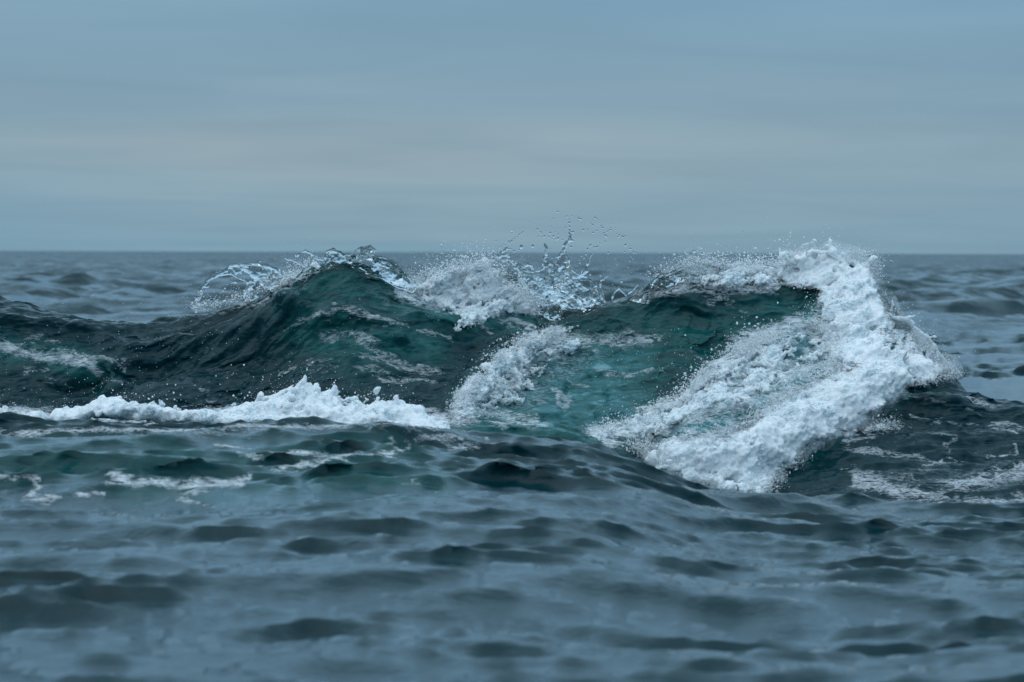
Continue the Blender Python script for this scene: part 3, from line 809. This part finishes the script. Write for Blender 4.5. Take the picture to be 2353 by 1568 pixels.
strands('plume', [
    (zp(Z4, [(560, 300), (540, 240), (530, 200)], 22.9), .022, .006), (zp(Z4, [(880, 240), (860, 190), (850, 140)], 22.9), .03, .008),
    (zp(Z4, [(700, 250), (740, 215), (790, 225), (850, 225), (870, 250)], 22.9), .012, .010), (zp(Z4, [(560, 240), (600, 280)], 22.9), .02, .01),
    (zp(Z4, [(1120, 270), (1145, 262)], 22.8), .03, .012), (zp(Z4, [(860, 190), (820, 180)], 22.9), .012, .006),
    (zp(Z4, [(530, 370), (545, 330), (535, 290)], 22.9), .014, .006)], M_FOAM, parent=casc, kind='stuff')

# ------------------------------------------------------------------ foam on the crest, parts of the wave
def lacy(name, poly, d, rr, n, vox, noises, mat, parent=wave, sink=.3, k=.015, thick=0, extra=None, pad=.12, **kw):
    S = scatter(poly, n)
    e = poly_sd(S[:, 0], S[:, 1], poly)
    pts = []
    for (X, Y), q in zip(S, e):
        r = px2m(rng.uniform(*rr)) * (.6 + .4 * min(q / 12, 1))
        dd = float(depth(X, Y, 99))
        dd = (d if dd > 90 else dd) - r * sink
        pts.append((at(X, Y, dd + rng.normal(0, .02)), r))
    A = np.array([p for p, _ in pts])
    b = Body(A.min(0) - pad, A.max(0) + pad, vox)
    for p, r in pts: b.ball(p, r, k)
    if extra: extra(b)
    for tl, amp, off, mode in noises: b.noise(tl, amp, off, mode)
    kw.setdefault('kind', 'stuff')
    def ld(V):
        X, Y = proj(V)
        w = tile_at(TS[1], TS[0], V[:, 0] * .6 + V[:, 2] * .3, (V[:, 2] - V[:, 0] * .3) * 1.8) / TS[1].std()
        return .64 + thick + .17 * w + .20 * sstep(4, 22, poly_sd(X, Y, poly))
    return obj(name, b.mesh(name, mat, ld), parent=parent, **kw)
MIDC = [(930, 648), (960, 655), (985, 650), (1010, 630), (1040, 622), (1075, 618), (1100, 612), (1120, 610), (1140, 625), (1155, 640), (1160, 652), (1190, 668), (1215, 690), (1240, 718), (1225, 722), (1190, 712),
        (1150, 714), (1110, 730), (1075, 752), (1045, 756), (1060, 735), (1035, 722), (1000, 702), (975, 690), (950, 672)]
lacy('crest_foam', MIDC, 23.3, (4, 11), 620, .0075, [(N_BIG, .008, (1, 5, 9), 'plain'), (N_STR, .010, (5, 5, 5), 'plain'), (N_FIN, .0060, (0, 0, 0), 'plain')], M_FOAM, thick=.16)
RC = [(1500, 650), (1515, 636), (1545, 628), (1570, 618), (1590, 606), (1610, 612), (1640, 622), (1680, 616), (1710, 618), (1750, 612), (1775, 622), (1800, 632), (1805, 655), (1770, 668), (1740, 660), (1700, 655), (1650, 668), (1600, 672), (1560, 660), (1520, 665)]
lacy('crest_foam', RC, 23.15, (3, 7), 700, .0075, [(N_BIG, .008, (11, 5, 9), 'plain'), (N_STR, .012, (5, 15, 5), 'plain'), (N_FIN, .0075, (0, 0, 0), 'plain')], M_LACE)
LS = [(440, 716), (470, 708), (500, 705), (520, 700), (560, 696), (590, 685), (625, 665), (650, 650), (680, 630), (700, 618), (720, 605), (735, 612), (715, 630), (690, 650), (650, 676), (600, 698), (540, 712), (480, 718)]
lacy('crest_foam', LS, 23.2, (2, 5), 420, .0075, [(N_BIG, .006, (11, 5, 9), 'plain'), (N_STR, .010, (5, 15, 5), 'plain'), (N_FIN, .006, (0, 0, 0), 'plain')], M_LACE)
ME = [(1045, 962), (1060, 940), (1085, 905), (1110, 862), (1140, 822), (1180, 796), (1230, 775), (1290, 766), (1300, 778), (1250, 792), (1210, 812), (1180, 838), (1155, 868), (1130, 905), (1095, 945), (1070, 965)]
lacy('foam_edge', ME, 22, (2, 6), 760, .0080, [(N_BIG, .010, (21, 5, 9), 'plain'), (N_STR, .012, (5, 15, 35), 'plain'), (N_FIN, .0075, (0, 0, 0), 'plain')], M_LACE, sink=.1, extra=lambda b: feather(b, [(p[0] + 25, p[1] + 6) for p in ME], 260, -.2, .6, 50, .006, .02))
IE = [(1370, 1005), (1440, 980), (1520, 955), (1560, 930), (1590, 890), (1640, 845), (1690, 815), (1740, 800), (1780, 812), (1860, 810), (1900, 780), (1905, 825), (1860, 830), (1800, 855), (1745, 885), (1710, 912), (1650, 930), (1600, 955), (1540, 980), (1460, 1002), (1400, 1015)]
lacy('churned_foam', IE, 21.5, (2.5, 8), 520, .0090, [(N_BIG, .014, (41, 5, 9), 'plain'), (N_STR, .014, (5, 45, 35), 'plain'), (N_FIN, .008, (0, 0, 0), 'plain')], M_LACE, k=.01, sink=.0, kind='stuff', extra=lambda b: feather(b, IE, 320, -.45, .45, 50, .006, .03))
sp = [around([(940, 655), (1010, 630), (1080, 612), (1130, 606), (1160, 640)], 2600, 20, 13, d=23.2), around([(1500, 640), (1590, 606), (1700, 612), (1800, 610)], 2600, 16, 11, d=23.1),
      around([(450, 712), (560, 690), (650, 650), (720, 605)], 1800, 13, 10, d=23.2), around([(1045, 950), (1110, 855), (1180, 792), (1290, 766)], 2500, 15, 8), around([(1180, 655), (1240, 715)], 1000, 16, 10, d=23.3),
      around([(1380, 1000), (1560, 925), (1690, 810), (1800, 770)], 4500, 20, 10)]
spray('fine_spray', np.concatenate([a for a, _ in sp]), np.concatenate([q for _, q in sp]), M_FOAM, parent=wave)

# ------------------------------------------------------------------ soft mist round the torn foam
def mist_material():
    m = bpy.data.materials.new('spray_mist'); m.use_nodes = True
    t = m.node_tree; t.nodes.clear()
    out = N(t, 'ShaderNodeOutputMaterial'); v = N(t, 'ShaderNodeVolumePrincipled')
    v.inputs['Color'].default_value = (.95, .97, .98, 1); v.inputs['Anisotropy'].default_value = .2
    geo = N(t, 'ShaderNodeNewGeometry').outputs['Position']
    n = noise(t, geo, 9.0, 4, .65, .8)
    d = math_node(t, 'MULTIPLY', math_node(t, 'MAXIMUM', math_node(t, 'SUBTRACT', n, .46), 0.0), 50.0)
    L(t, d, v.inputs['Density']); L(t, v.outputs[0], out.inputs['Volume'])
    return m
M_MIST = mist_material()
def mist(poly_line, r, d0, n, parent):
    P = line(poly_line, n)
    W = at(P[:, 0], P[:, 1], depth(P[:, 0], P[:, 1] + 8, d0))
    b = Body(W.min(0) - .2, W.max(0) + .2, .03)
    for w in W: b.ball(w + rng.normal(0, .012, 3) + [0, -.02, .01], px2m(r) * rng.uniform(.6, 1.15), .06, pad=.12)
    b.noise(N_MID, .012)
    return obj('mist', b.mesh('mist', M_MIST), parent=parent, kind='stuff')
mist([(945, 655), (1010, 642), (1080, 632), (1140, 655), (1190, 690), (1235, 716)], 17, 23.3, 40, wave)
mist([(1530, 632), (1600, 618), (1700, 622), (1800, 632)], 16, 23.1, 36, wave)
mist([(1810, 600), (1850, 585), (1920, 582), (1990, 600), (2030, 680), (2060, 750), (2130, 810), (2185, 862)], 20, 23.0, 50, casc)
mist([(2060, 905), (1990, 960), (1900, 1005), (1830, 1050), (1760, 1120), (1660, 1130), (1550, 1085), (1470, 1040)], 20, 21.0, 50, casc)

# ------------------------------------------------------------------ clear sheets of water
def glass_sheet(name, poly, d, tk, rip, vox=.0055, lean=0.0, tubes=(), holes=(), nz=.002, parent=None, curl=.03, mat=None, **kw):
    """a sheet of water with its own rippled thickness; poly in print units"""
    P = at(np.array(poly)[:, 0], np.array(poly)[:, 1], d)
    ex = [np.array(q, float) for q, _, _ in tubes]
    A = np.concatenate([P] + ex)
    lo = A.min(0) - [.05, .18, .05]; hi = A.max(0) + [.05, .18, .05]
    b = Body(lo, hi, vox)
    X, Y, Z = b._axes([0, 0, 0], b.n)
    XX, ZZ = np.meshgrid(X, Z, indexing='ij')
    wp = [(float(p[0]), float(p[2])) for p in P]
    s2 = poly_sd(XX, ZZ, wp)
    s2 = s2 + .010 * tile_at(TS[1], TS[0], XX * 2.4 + 3, ZZ * 2.4 + d) / TS[1].std() * .5
    for h in holes:
        hp = at(np.array(h)[:, 0], np.array(h)[:, 1], d); s2 = np.minimum(s2, -poly_sd(XX, ZZ, [(float(p[0]), float(p[2])) for p in hp]))
    u = XX + 10; w = ZZ + 10
    m1 = tile_at(TS[1], TS[0], u * 1.5, w * 1.9 + 1.7 * d); m1 = m1 / TS[1].std()
    m2 = tile_at(TS[1], TS[0], u * 3 + 3, w * 4.2 + d); m2 = m2 / TS[1].std()
    m3 = tile_at(TS[2], TS[0], u * 2.8 + 7, w * 4 + d); m3 = m3 / TS[2].std()
    z0 = P[:, 2].min()
    mid = d + curl * m1 + rip * .8 * m2 - lean * (ZZ - z0)
    rim = .009 * np.exp(-((s2 - .010) / .008) ** 2)                       # surface tension thickens the rim
    th = np.minimum(s2 * .6, tk * (1 + .35 * m3)) + rip * .4 * (m3 - .2) * sstep(0, .03, s2) + rim
    m5 = tile_at(TS[1], TS[0], u * 4.3 + 1, w * 4.6 + 2 * d) / TS[1].std()
    hole = sstep(1.1, 1.5, m5) * (s2 > .012)
    th = np.where(s2 < 0, s2, np.maximum(th, .0035)) - hole * .06
    b.a = (np.abs(Y[None, :, None] - mid[:, None, :]) - th[:, None, :]).astype(np.float32) * .8
    for p, r0, r1 in tubes: b.tube(p, r0, r1, .003, k=.012)
    b.noise(N_MID, nz)
    return obj(name, b.mesh(name, mat or M_CLEAR), parent=parent, **kw)

SPL = [Z5(*q) for q in [(600, 1400), (520, 1260), (470, 1150), (420, 1120), (350, 1010), (330, 930), (350, 880), (300, 780), (250, 740), (200, 660), (320, 710), (440, 780), (500, 830), (540, 840), (600, 820), (640, 730), (650, 650), (700, 640), (800, 680),
       (870, 650), (905, 590), (950, 610), (990, 700), (1000, 760), (1040, 830), (1100, 880), (1160, 880), (1220, 920), (1300, 990), (1400, 1060), (1440, 1200), (1480, 1300), (1400, 1380), (1300, 1450), (1080, 1500), (900, 1500), (740, 1480)]]
ds = 23.35
tb = lambda pts, r0, r1, d=ds: (zp(Z5, pts, d), r0, r1)
SPT = [tb([(910, 620), (930, 560), (970, 500), (1000, 450), (1005, 400), (998, 330), (990, 250)], .012, .004), tb([(970, 500), (940, 490), (900, 530)], .007, .005), tb([(960, 470), (1010, 460), (1060, 465)], .008, .006),
       tb([(1160, 890), (1210, 840), (1230, 760), (1250, 680), (1295, 610)], .012, .005), tb([(220, 670), (160, 640), (100, 650), (30, 690), (-20, 730)], .009, .007),
       tb([(700, 650), (708, 590), (700, 540), (680, 505)], .010, .007), 
       tb([(1390, 1050), (1400, 970), (1440, 930), (1500, 910)], .009, .004), tb([(100, 650), (120, 600), (200, 560), (260, 570), (300, 600)], .008, .005), tb([(200, 560), (230, 490), (300, 430), (370, 370)], .005, .003),
       tb([(1210, 840), (1160, 860)], .016, .008), tb([(440, 780), (450, 740), (500, 780), (540, 835)], .010, .006), tb([(120, 640), (130, 700), (150, 740)], .006, .005),
       tb([(20, 690), (60, 740), (80, 790)], .009, .006), tb([(1740, 1180), (1760, 1120), (1820, 1080), (1870, 1020)], .006, .007), tb([(1530, 1220), (1570, 1110), (1620, 1060), (1680, 1120), (1740, 1180)], .006, .007),
       tb([(1480, 1290), (1560, 1240), (1650, 1220), (1740, 1200)], .016, .012)]
splash = glass_sheet('water_splash', SPL, ds, .022, .016, tubes=SPT, lean=-.12, label='crown shaped splash of clear rippled water bursting up behind the middle of the crest', cat='splash')
glass_sheet('rear_sheet', [(1200, 700), (1215, 665), (1240, 640), (1262, 620), (1290, 600), (1310, 625), (1335, 650), (1360, 665), (1378, 700), (1370, 740), (1230, 740)], 23.62, .018, .018, curl=.05, parent=splash)

ARCH = [Z2(*q) for q in [(72, 592), (82, 500), (100, 430), (145, 370), (215, 315), (295, 280), (318, 250), (420, 243), (520, 240), (600, 258), (665, 290), (735, 345), (760, 380), (700, 430), (640, 460), (560, 485), (480, 505), (440, 500), (418, 455), (445, 400), (420, 365), (330, 330), (250, 345), (185, 375), (135, 430), (112, 500), (95, 592)]]
da = 23.3
ARCT = [(zp(Z2, p, da), a, c) for p, a, c in [([(80, 590), (95, 480), (118, 420), (160, 365), (225, 320), (300, 285), (325, 255), (420, 247), (520, 245), (600, 262), (670, 295)], .009, .012),
        ([(310, 255), (300, 285), (330, 320)], .01, .007), ([(520, 240), (545, 225)], .008, .006), ([(170, 315), (205, 318)], .005, .005), ([(120, 405), (150, 408), (180, 405)], .004, .005),
        ([(440, 500), (418, 470), (445, 410)], .008, .008), ([(300, 395), (340, 375), (380, 385)], .004, .003), ([(100, 430), (110, 470), (90, 540)], .008, .012)]]
arch = glass_sheet('water_arch', ARCH, da, .014, .012, tubes=ARCT, curl=.02, label='thin glassy arch of water flung off the left shoulder of the wave', cat='splash')

CR = [Z2(*q) for q in [(790, 350), (850, 285), (900, 255), (960, 225), (1000, 212), (1000, 172), (1040, 147), (1100, 152), (1130, 172), (1200, 167), (1250, 132), (1320, 121), (1358, 142), (1350, 182), (1420, 187), (1480, 212), (1530, 262), (1560, 312), (1600, 345), (1660, 400), (1620, 450), (1500, 420),
      (1400, 360), (1250, 330), (1100, 320), (950, 330), (850, 370)]]
CRT = [(zp(Z2, p, 22.95), a, c) for p, a, c in [([(720, 205), (760, 215), (810, 235), (850, 260)], .012, .008), ([(800, 200), (815, 170), (860, 150), (900, 170), (925, 200)], .007, .009), ([(850, 260), (900, 190)], .008, .006), ([(930, 200), (980, 215)], .012, .01),
       ([(1240, 150), (1320, 125), (1355, 150)], .012, .01), ([(1000, 200), (1010, 160), (1060, 145), (1110, 165)], .010, .012)]]
glass_sheet('clear_lip', CR, 22.95, .028, .016, tubes=CRT, curl=.045, lean=.2, parent=wave)
RCG = [Z3(*q) for q in [(1260, 665), (1330, 620), (1400, 600), (1425, 530), (1470, 490), (1540, 470), (1600, 440), (1640, 420), (1668, 352), (1700, 400), (1760, 420), (1829, 450), (1900, 440), (1930, 500), (1850, 600), (1700, 640), (1560, 660), (1400, 690)]]
RCT = [(zp(Z3, p, 23.0), a, c) for p, a, c in [([(1640, 430), (1650, 380), (1680, 352), (1730, 362), (1790, 385)], .010, .004), ([(1740, 440), (1770, 400), (1785, 380)], .008, .004)]]
glass_sheet('clear_lip', RCG, 23.0, .03, .018, tubes=RCT, curl=.04, parent=wave)

# ------------------------------------------------------------------ single drops in the air
def smooth_drop(mat, name):
    import bmesh
    bm = bmesh.new(); bmesh.ops.create_icosphere(bm, subdivisions=2, radius=1.0)
    me = bpy.data.meshes.new(name); bm.to_mesh(me); bm.free()
    me.polygons.foreach_set('use_smooth', np.ones(len(me.polygons), bool)); me.materials.append(mat)
    a = me.attributes.new('dens', 'FLOAT', 'POINT'); a.data.foreach_set('value', np.ones(len(me.vertices), np.float32))
    return me
ME_CLEAR = smooth_drop(M_CLEAR, 'water_drop'); ME_WHITE = smooth_drop(M_FOAM, 'foam_drop')
def ordinal(n):
    return str(n) + ('th' if 10 <= n % 100 <= 20 else {1: 'st', 2: 'nd', 3: 'rd'}.get(n % 10, 'th'))
def drops(pts, d, me, name, kindword, where, group, sd=.08):
    pts = sorted(pts, key=lambda p: p[1])
    n = len(pts); nb_ = 1 if n < 16 else 3 if n < 60 else 5
    words = {1: [''], 3: ['top', 'middle', 'lowest'], 5: ['topmost', 'upper', 'middle', 'lower', 'lowest']}[nb_]
    src = None
    for bi in range(nb_):
        band = sorted(pts[n * bi // nb_: n * (bi + 1) // nb_])
        for k, (X, Y, r) in enumerate(band):
            o = src.copy() if src else bpy.data.objects.new(name, me)
            C.objects.link(o)
            src = src or o
            tier = (' in the ' + words[bi] + ' tier') if words[bi] else ''
            o['label'] = f'{ordinal(k + 1)} {kindword} from the left{tier} {where}'
            o['category'] = 'water drop'; o['group'] = group
            o.location = at(X, Y, d + rng.normal(0, sd))
            q = px2m(r)
            o.scale = (q, q * rng.uniform(.85, 1.1), q * rng.uniform(.85, 1.25))
            o.rotation_euler = (rng.uniform(-.5, .5), rng.uniform(-.5, .5), 0)
hi_ = [(850, 90, 9), (835, 95, 6), (790, 180, 8), (760, 280, 8), (765, 212, 6), (970, 150, 9), (955, 152, 7), (990, 190, 7), (992, 230, 12), (1000, 285, 9), (1030, 148, 8), (1078, 150, 6), (1100, 168, 7), (1120, 180, 12), (1136, 186, 11), (1110, 215, 6),
       (1320, 168, 10), (1345, 180, 8), (1300, 200, 6), (1270, 240, 9), (1290, 262, 11), (1380, 230, 6), (1400, 275, 9), (1416, 295, 13), (1420, 330, 8), (1520, 295, 9), (1520, 322, 11), (1495, 330, 9), (1480, 345, 8), (1435, 365, 9), (1450, 390, 9), (1470, 408, 13), (1458, 398, 10),
       (1172, 325, 12), (1230, 322, 8), (1345, 335, 10), (1300, 360, 12), (1280, 393, 6), (1536, 250, 6), (1604, 208, 5), (1595, 375, 9), (1632, 392, 12), (1620, 410, 13), (1672, 408, 11), (1690, 418, 11), (1708, 404, 11), (1710, 518, 12), (1775, 530, 8), (1770, 565, 13), (1704, 605, 8),
       (1815, 608, 11), (1850, 614, 11), (1490, 615, 11), (1765, 455, 5), (1452, 472, 9), (1390, 495, 8), (1350, 540, 13), (1335, 545, 12), (1310, 545, 12), (1265, 515, 13), (1255, 530, 9), (1225, 570, 13), (1232, 560, 9), (1208, 632, 11), (1150, 655, 8), (1180, 680, 9), (1128, 740, 11), (1120, 705, 8),
       (750, 362, 12), (790, 405, 12), (735, 410, 9), (675, 405, 12), (585, 315, 11), (630, 355, 9), (615, 350, 7), (645, 370, 7), (605, 408, 9), (700, 338, 9), (640, 410, 7), (818, 350, 7), (855, 372, 7), (850, 430, 12), (838, 445, 10), (820, 440, 9), (775, 432, 9), (800, 445, 7), (910, 450, 9),
       (850, 305, 7), (950, 293, 8), (935, 290, 6), (1040, 350, 14), (1010, 350, 11), (1015, 398, 12), (985, 408, 9), (1000, 430, 10), (1075, 430, 8), (1015, 540, 14), (545, 243, 6), (437, 178, 4), (380, 540, 20), (524, 530, 16), (460, 400, 6), (400, 350, 8), (355, 385, 12), (385, 365, 9), (310, 415, 7), (260, 455, 7), (230, 490, 16), (220, 470, 10),
       (55, 462, 7), (180, 520, 8), (120, 540, 8), (150, 510, 7), (90, 580, 9), (350, 580, 9), (330, 570, 7), (310, 595, 7), (1660, 980, 16), (1260, 890, 11), (1390, 905, 9), (1545, 1020, 7), (1580, 690, 6), (1600, 765, 8), (1745, 800, 6), (1765, 718, 8), (1805, 690, 8), (1780, 665, 7), (1200, 95, 4), (1290, 95, 5), (1130, 95, 4), (890, 115, 4)]
drops([(*Z5(u, v), q * .18 * 1.3) for u, v, q in hi_], 23.35, ME_CLEAR, 'water_drop', 'clear drop', 'above the crown shaped splash', 'clear drops flung above the central splash')
mid_ = [(1720, 178, 9), (1740, 200, 6), (1730, 190, 5), (1790, 190, 6), (1855, 195, 8), (1862, 215, 7), (1900, 225, 7), (1920, 230, 6), (1930, 240, 9), (1980, 260, 9), (1950, 270, 6), (1680, 170, 4), (1700, 255, 5), (1850, 215, 5), (1990, 195, 6), (2000, 215, 7), (1800, 300, 4), (1645, 290, 4), (1750, 250, 8), (1770, 270, 8), (1775, 235, 6)]
drops([(*Z2(u, v), q * .3241 * .55) for u, v, q in mid_], 23.2, ME_WHITE, 'foam_drop', 'white drop', 'beside the crown shaped splash', 'white drops left of the central splash')
ri_ = [(525, 48, 6), (600, 105, 12), (598, 125, 10), (605, 90, 7), (475, 148, 7), (500, 155, 8), (525, 160, 9), (555, 160, 9), (583, 148, 9), (560, 178, 7), (687, 130, 9), (713, 170, 12), (705, 175, 8), (808, 100, 8), (845, 72, 8), (825, 48, 5), (908, 125, 9), (916, 180, 12), (928, 72, 6), (855, 130, 8), (760, 215, 8), (790, 200, 9), (770, 195, 6), (795, 150, 5),
       (640, 225, 9), (660, 235, 7), (700, 235, 5), (870, 140, 6), (940, 200, 7), (1000, 215, 6), (393, 75, 3), (436, 108, 3), (470, 290, 7), (1380, 560, 7), (1350, 580, 5), (1530, 655, 6), (1525, 765, 11), (1580, 828, 8), (1645, 905, 7), (1690, 960, 8), (1690, 1000, 7), (1780, 855, 5), (1710, 1000, 5), (1390, 600, 5), (1440, 640, 5), (1600, 880, 6), (1610, 920, 7), (1655, 950, 6), (1320, 540, 4)]
drops([(*Z4(u, v), q * .3602 * .55) for u, v, q in ri_], 22.9, ME_WHITE, 'foam_drop', 'white drop', 'around the collapsing whitewater', 'white drops round the whitewater on the right')
lo_ = [(1555, 892, 9), (1476, 892, 5), (1378, 962, 6), (1450, 975, 5), (1488, 945, 4), (1480, 955, 4), (1675, 985, 6), (1677, 965, 4), (1617, 968, 4), (1780, 955, 5), (1120, 1020, 8), (1067, 1015, 6), (1108, 1070, 10), (1152, 1083, 8), (1113, 1112, 8), (1066, 1110, 6), (1060, 1085, 5), (973, 1095, 9), (867, 1078, 8), (720, 1053, 7), (805, 1098, 6), (1078, 1060, 4),
       (945, 1078, 4), (1155, 1115, 4), (1407, 1016, 5), (1448, 1060, 4), (1490, 1088, 9), (1580, 1088, 8), (1560, 1105, 6), (1505, 1100, 4), (750, 858, 4), (540, 985, 5), (612, 1112, 6), (418, 1148, 5), (255, 1125, 4), (340, 1125, 4), (285, 935, 3), (430, 945, 3), (40, 940, 3), (120, 590, 4), (140, 618, 4), (1072, 626, 4), (828, 628, 4), (1520, 728, 4), (1418, 682, 4), (1265, 275, 3), (1320, 783, 3)]
drops([(*Z1(u, v), q * .3602 * .62) for u, v, q in lo_ if v > 640], 20.7, ME_WHITE, 'foam_drop', 'white drop', 'above the low foam ridge', 'round white drops above the low foam ridge', sd=.12)
lc_ = [(908, 945, 10), (870, 995, 8), (870, 985, 6), (1070, 1012, 5), (1072, 1072, 7), (1063, 1088, 9), (1050, 1100, 5), (1045, 1060, 5), (1030, 1130, 6), (1210, 1160, 9), (1098, 1157, 5), (425, 962, 8), (330, 963, 4), (225, 1040, 6), (370, 1025, 4), (748, 940, 5), (745, 968, 4), (560, 1052, 5), (558, 1068, 4), (614, 1096, 5), (645, 1157, 6), (455, 1025, 3), (250, 1098, 3),
       (345, 1180, 8), (450, 1180, 6), (428, 1192, 6), (405, 1165, 5), (255, 1175, 4), (1290, 1290, 4), (1620, 1160, 4), (1600, 1210, 4), (1730, 1070, 5), (1120, 1050, 3), (1220, 1028, 5), (1335, 1038, 3), (1180, 1115, 3), (1680, 1215, 3), (1690, 1245, 4), (800, 1030, 3), (1130, 690, 5), (1245, 617, 4), (910, 550, 6), (400, 176, 6), (475, 172, 5), (1160, 440, 3)]
drops([(*Z2(u, v), q * .3241 * .62) for u, v, q in lc_ if v > 900], 20.7, ME_WHITE, 'foam_drop', 'white drop', 'above the foam peak', 'round white drops above the foam peak', sd=.12)
rm_ = [(1628, 885, 9), (1665, 965, 5), (1543, 1065, 6), (1483, 1095, 6), (1560, 998, 4), (1395, 1025, 4), (1450, 1038, 4), (1590, 1010, 4), (950, 883, 7), (1585, 845, 4), (1510, 930, 3), (1360, 1185, 3), (1465, 905, 3)]
drops([(*Z3(u, v), q * .3602 * .62) for u, v, q in rm_], 21.6, ME_WHITE, 'foam_drop', 'white drop', 'before the green face by the mound', 'small white drops before the green face')
# dust of tiny drops in the air over the whole crest
n = 900
X = np.concatenate([rng.normal(1290, 110, 380), rng.normal(1080, 90, 200), rng.normal(1850, 90, 200), rng.uniform(430, 720, 120)])
Y = np.concatenate([rng.uniform(500, 690, 380), rng.uniform(570, 640, 200), rng.uniform(530, 620, 200), rng.uniform(610, 700, 120)])
spray('airborne_spray', at(X, Y, 23.2 + rng.normal(0, .2, n)), rng.uniform(.0012, .0035, n), M_CLEAR, label='fine mist of tiny drops hanging over the crest of the wave', cat='spray')
n = 520
cx = rng.uniform(0, 1700, 26); cy = np.interp(cx, [0, 700, 1100, 1700], [870, 830, 780, 850]) + rng.normal(0, 60, 26)
k_ = rng.integers(0, 26, n)
X = np.clip(cx[k_] + rng.normal(0, 60, n), 0, 1750); Y = cy[k_] + rng.normal(0, 32, n)
spray('airborne_spray', at(X, Y, np.minimum(depth(X, Y), 22.4) - rng.uniform(.1, .6, n)), rng.uniform(.0012, .0030, n), M_FOAM, label='fine white specks of spray drifting in front of the dark wave face', cat='spray')
